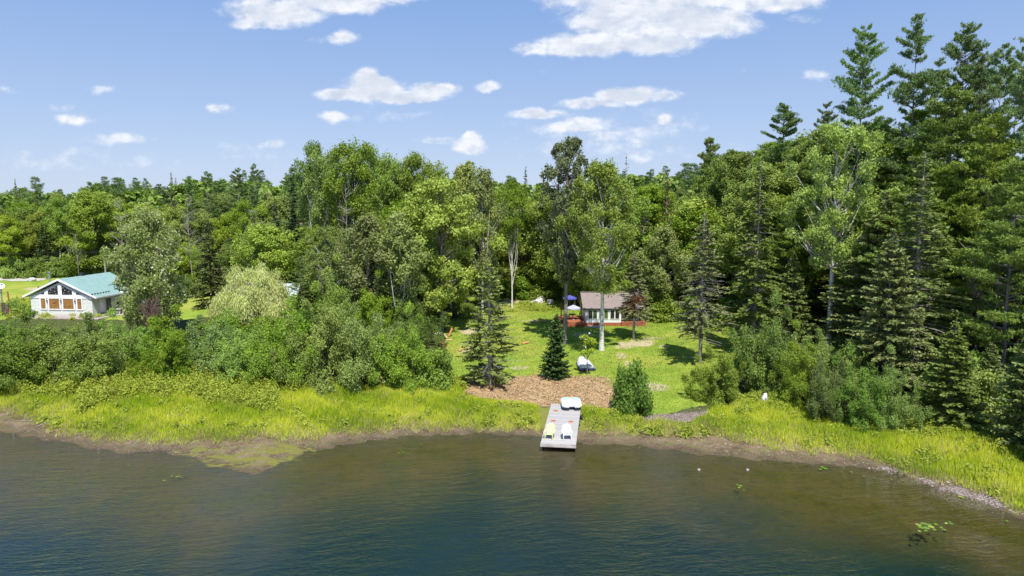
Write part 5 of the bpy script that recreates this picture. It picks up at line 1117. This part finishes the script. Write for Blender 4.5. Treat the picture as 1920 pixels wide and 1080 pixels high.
p_ = ondock(1063, 822); adirondack('garden_chair', p_.x, p_.y, p_.z+.01, daz+.15, 'plastic_white', 'white slatted garden chair on the lake end of the dock')
# pedal boat
p_ = ondock(1073, 771); q_ = daz-.05
t = empty('pedal_boat', (p_.x, p_.y+1.15, dockz(p_+Vector((0, 1.15, 0)))+.03), 'white pedal boat with two pale blue seats resting on the land end of the dock', 'pedal boat', rz=-.02); t.rotation_euler[0] = tilt
def rrect(hx, hy, r, n=6, notch=0, back=0):
    P = []
    for cx, cy, a0 in ((hx-r, hy-r, 0), (-hx+r, hy-r, 90), (-hx+r, -hy+r, 180), (hx-r, -hy+r, 270)):
        if a0 == 90 and back: P += [(.22, hy-.02), (.1, hy-back), (-.1, hy-back), (-.22, hy-.02)]
        for k in range(n+1): a = math.radians(a0+90*k/n); P.append((cx+r*math.cos(a), cy+r*math.sin(a)))
        if a0 == 180 and notch: P += [(-.24, -hy), (-.2, -hy+notch), (.2, -hy+notch), (.24, -hy)]
    return P
def loft(b, layers):
    n = len(layers[0][0]); V = [(x, y, z) for P, z in layers for x, y in P]
    b.raw(V, [(i*n+j, i*n+(j+1) % n, (i+1)*n+(j+1) % n, (i+1)*n+j) for i in range(len(layers)-1) for j in range(n)]+[tuple(range(n))[::-1], tuple(range(n*(len(layers)-1), n*len(layers)))])
b = MB(); loft(b, [(rrect(.72, 1.0, .3, 6, .3, .1), 0), (rrect(.8, 1.1, .34, 6, .3, .1), .12), (rrect(.82, 1.14, .36, 6, .3, .1), .3)]); b.build('hull', 'navy', t)
b = MB(); loft(b, [(rrect(.85, 1.17, .38, 6, .22, .12), .3), (rrect(.86, 1.18, .38, 6, .22, .12), .38), (rrect(.8, 1.12, .36, 6, .2, .12), .47), (rrect(.68, 1.0, .32, 6, .18, .12), .5)]); b.build('deck_shell', 'plastic_white', t)
for s in (-1, 1):
    b = MB(); b.lathe([(.3, .49), (.31, .54), (.26, .56), (.2, .53), (.02, .515)], 18, (s*.42, .6, 0), 1, 1.15); b.build('seat', 'pale_blue', t, True)
b = MB(); b.box((0, -.1, .56), (.08, .5, .12)); b.build('steering_console', 'plastic_white', t, bevel=.03)
# upturned rowing boat
ba, bs = onz(1087.5, 667, 1.75), onz(1102, 693.5, 1.35); bl = 4.8
ax = Vector((ba.x-bs.x, ba.y-bs.y, 0)); rzb = math.atan2(ax.y, ax.x)-R90; bz = gz(bs.x, bs.y)
t = empty('rowing_boat', (bs.x, bs.y, bz+.12), 'white upturned rowing boat with a dark blue gunwale on the lawn', 'boat', rz=rzb); t.rotation_euler[0] = math.atan2(gz(bs.x+ax.normalized().x*4, bs.y+ax.normalized().y*4)-bz, 4)
def hullring(f):     # f 0 stern .. 1 bow: half width, height
    w_ = .78*(1-max(0, (f-.3)/.7)**2.1)+.02; h_ = .5-.05*f-.25*max(0, (f-.75)/.25)**2; return w_, h_
b = MB(); b2 = MB(); V = []; V2 = []; nS, nA = 15, 9
for i in range(nS):
    f = i/(nS-1); w_, h_ = hullring(f); rise = .1*f*f
    for j in range(nA):
        u = -1+2*j/(nA-1); V.append((w_*math.copysign(abs(u)**.8, u), f*bl, rise*.3+h_*(1-abs(u)**4.5*.75)+(.035 if j == nA//2 else 0)))
    for s in (-1, 1):
        V2 += [(s*(w_+.045), f*bl, rise*.3+.0), (s*(w_+.035), f*bl, rise*.3+.16), (s*(w_-.03), f*bl, rise*.3+.16), (s*(w_-.02), f*bl, rise*.3)]
b.raw(V, [(i*nA+j, i*nA+j+1, (i+1)*nA+j+1, (i+1)*nA+j) for i in range(nS-1) for j in range(nA-1)]+[tuple(range(nA))]); o = b.build('hull', 'boat_white', t, True)
es = o.modifiers.new('e', 'EDGE_SPLIT'); es.split_angle = .8
fs = []
for i in range(nS-1):
    for s in (0, 4):
        a, c_ = i*8+s, (i+1)*8+s
        for k in range(4): fs.append((a+k, a+(k+1) % 4, c_+(k+1) % 4, c_+k))
b2.raw(V2, fs); b2.build('gunwale', 'boat_blue', t)
b = MB(); b.box((0, -.02, .14), (1.46, .05, .2)); b.build('transom_board', 'boat_blue', t)
b = MB(); b.tube([(0, .2, .53), (0, bl*.5, .5), (0, bl*.93, .5)], .02, 5); b.build('keel', 'grey_metal', t)
for i, (yy, lb) in enumerate(((.35, 'short timber bearer under the stern of the upturned boat'), (3.0, 'short timber bearer under the bow of the upturned boat'))):
    d = ax.normalized(); px_, py_ = bs.x+d.x*yy, bs.y+d.y*yy; b = MB(); b.box((0, 0, 0), (1.5, .14, .14), 0); o = b.build('timber_bearer', 'old_wood'); o.location = (px_, py_, gz(px_, py_)+.06); o.rotation_euler[2] = rzb; tag(o, lb, 'timber')
# flowering sapling in front of the boat
x, y, z = ground(1101, 703); t = empty('sapling', (x, y, z), 'thin sapling with small white blossoms standing in front of the upturned boat', 'sapling')
tr_, c_, _, _ = broadleaf(90, 4.6, .85, .42, 16, 95, .12, .34, (.8, .6), .3, .6, 0, .045, .3, 1.0); link('trunk', tr_.mesh('sapling_trunk', M['bark_grey'], True), t); link('crown', c_.mesh('sapling_crown', M['leaf_bright']), t)
Rn = np.random.RandomState(4); pts_ = np.concatenate(c_.V)[::4]; sel = pts_[Rn.choice(len(pts_), 26)]+Rn.normal(size=(26, 3))*.12
V, Fc = leaves(Rn, np.repeat(sel, 5, 0)+Rn.normal(size=(130, 3))*.035, unit(Rn.normal(size=(130, 3))+np.array((0, -.6, .6))), .1); link('blossoms', npmesh('blossoms', V, Fc, M['plastic_white'], np.zeros(130)), t)
# driftwood, planks
for px0, py0, px1, py1, r_, mt, nm, lb in [(70,801,88,795,.045,'bark_dead','driftwood_stick','pale driftwood stick pointing right on the mud at the left'),(40,790,66,792,.035,'bark_dead','driftwood_stick','pale thin stick lying flat on the mud near the left edge'),(1336,785,1396,777,.07,'cut_wood','plank','long pale plank lying along the gravel patch right of the dock'),
        (1352,778,1392,769,.09,'dock_frame','plank','broad grey plank behind the long pale one'),(1388,768,1409,779,.08,'red_wood','plank','reddish plank at the right end of the gravel patch'),(1440,836,1452,831,.05,'bark_dead','driftwood_stick','short pale stick on the mud below the right bank grass'),
        (1640,820,1690,838,.06,'bark_dead','driftwood_stick','long grey branch lying in the right bank grass'),(1580,806,1604,812,.05,'bark_dead','driftwood_stick','short grey branch in the grass below the right bank shrubs'),(1700,846,1712,840,.05,'bark_dead','driftwood_stick','small branch in the bright grass above the right shore')]:
    a, c_ = ground(px0, py0), ground(px1, py1); mid = ((a[0]+c_[0])/2, (a[1]+c_[1])/2, (a[2]+c_[2])/2)
    k = math.radians(0); b = MB(); A2 = Vector(a)-Vector(mid); C2 = Vector(c_)-Vector(mid)
    if nm == 'plank': b.bar(A2, C2, r_*2.2, r_*.8)
    else: b.tube([tuple(A2), tuple(C2*.1+Vector((0, .06, .03))), tuple(C2)], [r_, r_*.8, r_*.4], 6)
    o = b.build(nm, mt); o.location = (mid[0], mid[1], mid[2]+r_*.6+.03); tag(o, lb, 'driftwood' if nm != 'plank' else 'plank')
# lily pads
M['pad'] = mat_leaf('pad', (.13, .25, .03), (.2, .34, .04), trans=.1, rand=.2); M['pad_yellow'] = mat_leaf('pad_yellow', (.3, .33, .04), (.4, .36, .06), trans=.1, rand=.2)
def padmesh(m_):
    n = 20; V = [(0, 0, .006)]+[((1+.04*math.sin(5*a_))*math.cos(a_), (1+.04*math.sin(5*a_))*math.sin(a_), .012+.006*math.sin(3*a_)) for a_ in [.18+i*(6.283-.36)/n for i in range(n+1)]]
    V += [(x_, y_, z_-.01) for x_, y_, z_ in V]; k = n+2
    b = MB(); b.raw(V, [(0, i+1, i+2) for i in range(n)]+[(k, k+i+2, k+i+1) for i in range(n)]+[(i+1, i+1+k, i+2+k, i+2) for i in range(n)]+[(0, k, k+1, 1), (0, n+1, k+n+1, k)])
    o = b.build('lily_pad', m_); return o
pads = [padmesh('pad'), padmesh('pad_yellow')]
GRPS = [('in the cluster at the lower right of the water', [(1722,984,.3),(1732,982,.34),(1741,984,.3),(1727,989,.3),(1737,990,.33),(1746,988,.28),(1724,996,.2),(1736,995,.2),(1752,993,.2),(1770,993,.2),(1774,981,.17),(1784,982,.2),(1781,979,.15),(1755,983,.22),(1765,989,.15)]),
        ('in the little group below the two pale blooms', [(1383,909,.2),(1389,911,.2),(1386,914,.15),(1395,919,.13)]),
        ('scattered along the right hand shore', [(1542,876,.25),(1548,879,.25),(1538,880,.2),(1578,885,.12),(1596,885,.14),(1620,893,.12),(1640,896,.12),(1672,899,.13),(1695,901,.12),(1800,931,.22),(1806,934,.2),(1823,940,.15),(1888,977,.15),(1780,928,.12)]),
        ('floating off the algae spit on the left', [(322,893,.2),(331,894,.15),(336,893,.15),(308,901,.18),(242,873,.12),(341,895,.12)]),
        ('in the brown shallows left of the dock', [(752,845,.14),(757,848,.14),(790,833,.12),(748,849,.1)])]
LP = {}
for gi, (gl_, ps) in enumerate(GRPS):
    for i, (px, py, r) in enumerate(ps):
        src = pads[1 if (i*7+gi) % 5 == 0 else 0]; first = 'used' not in src
        o = src if first else src.copy()
        if not first: C.objects.link(o)
        src['used'] = 1; p_ = onz(px, py, .012); o.location = p_; o.scale = (r*.52, r*.52, 1); o.rotation_euler = (0, 0, RP.uniform(0, 6.28))
        col_ = 'yellowish' if src is pads[1] else 'green'; sz_ = 'large' if r >= .28 else 'middling' if r >= .18 else 'small'
        tag(o, 'x', 'lily pad', 'lily pads '+gl_); LP.setdefault(f'{sz_} {col_} pad {gl_}', []).append((px, o))
uniq(LP)
for o in pads: del o['used']
for o in list(C.objects):
    if 'used' in o: del o['used']
for px, py, lb in ((1311, 883, 'left one of two pale water lily blooms floating right of the dock'), (1402, 883, 'right one of two pale water lily blooms floating right of the dock')):
    p_ = onz(px, py, 0); b = MB()
    for k in range(12):
        a = k*.524; r_ = .15 if k % 2 else .1; b.raw([(0, 0, .02), (r_*.5*math.cos(a-.25), r_*.5*math.sin(a-.25), .08), (r_*math.cos(a), r_*math.sin(a), .12 if k % 2 else .2), (r_*.5*math.cos(a+.25), r_*.5*math.sin(a+.25), .08)], [(0, 1, 2, 3)])
    b.lathe([(.05, 0), (.06, .03), (.02, .05)], 8, (0, 0, .02)); o = b.build('water_lily', 'stone_white'); o.location = p_; tag(o, lb, 'water lily')
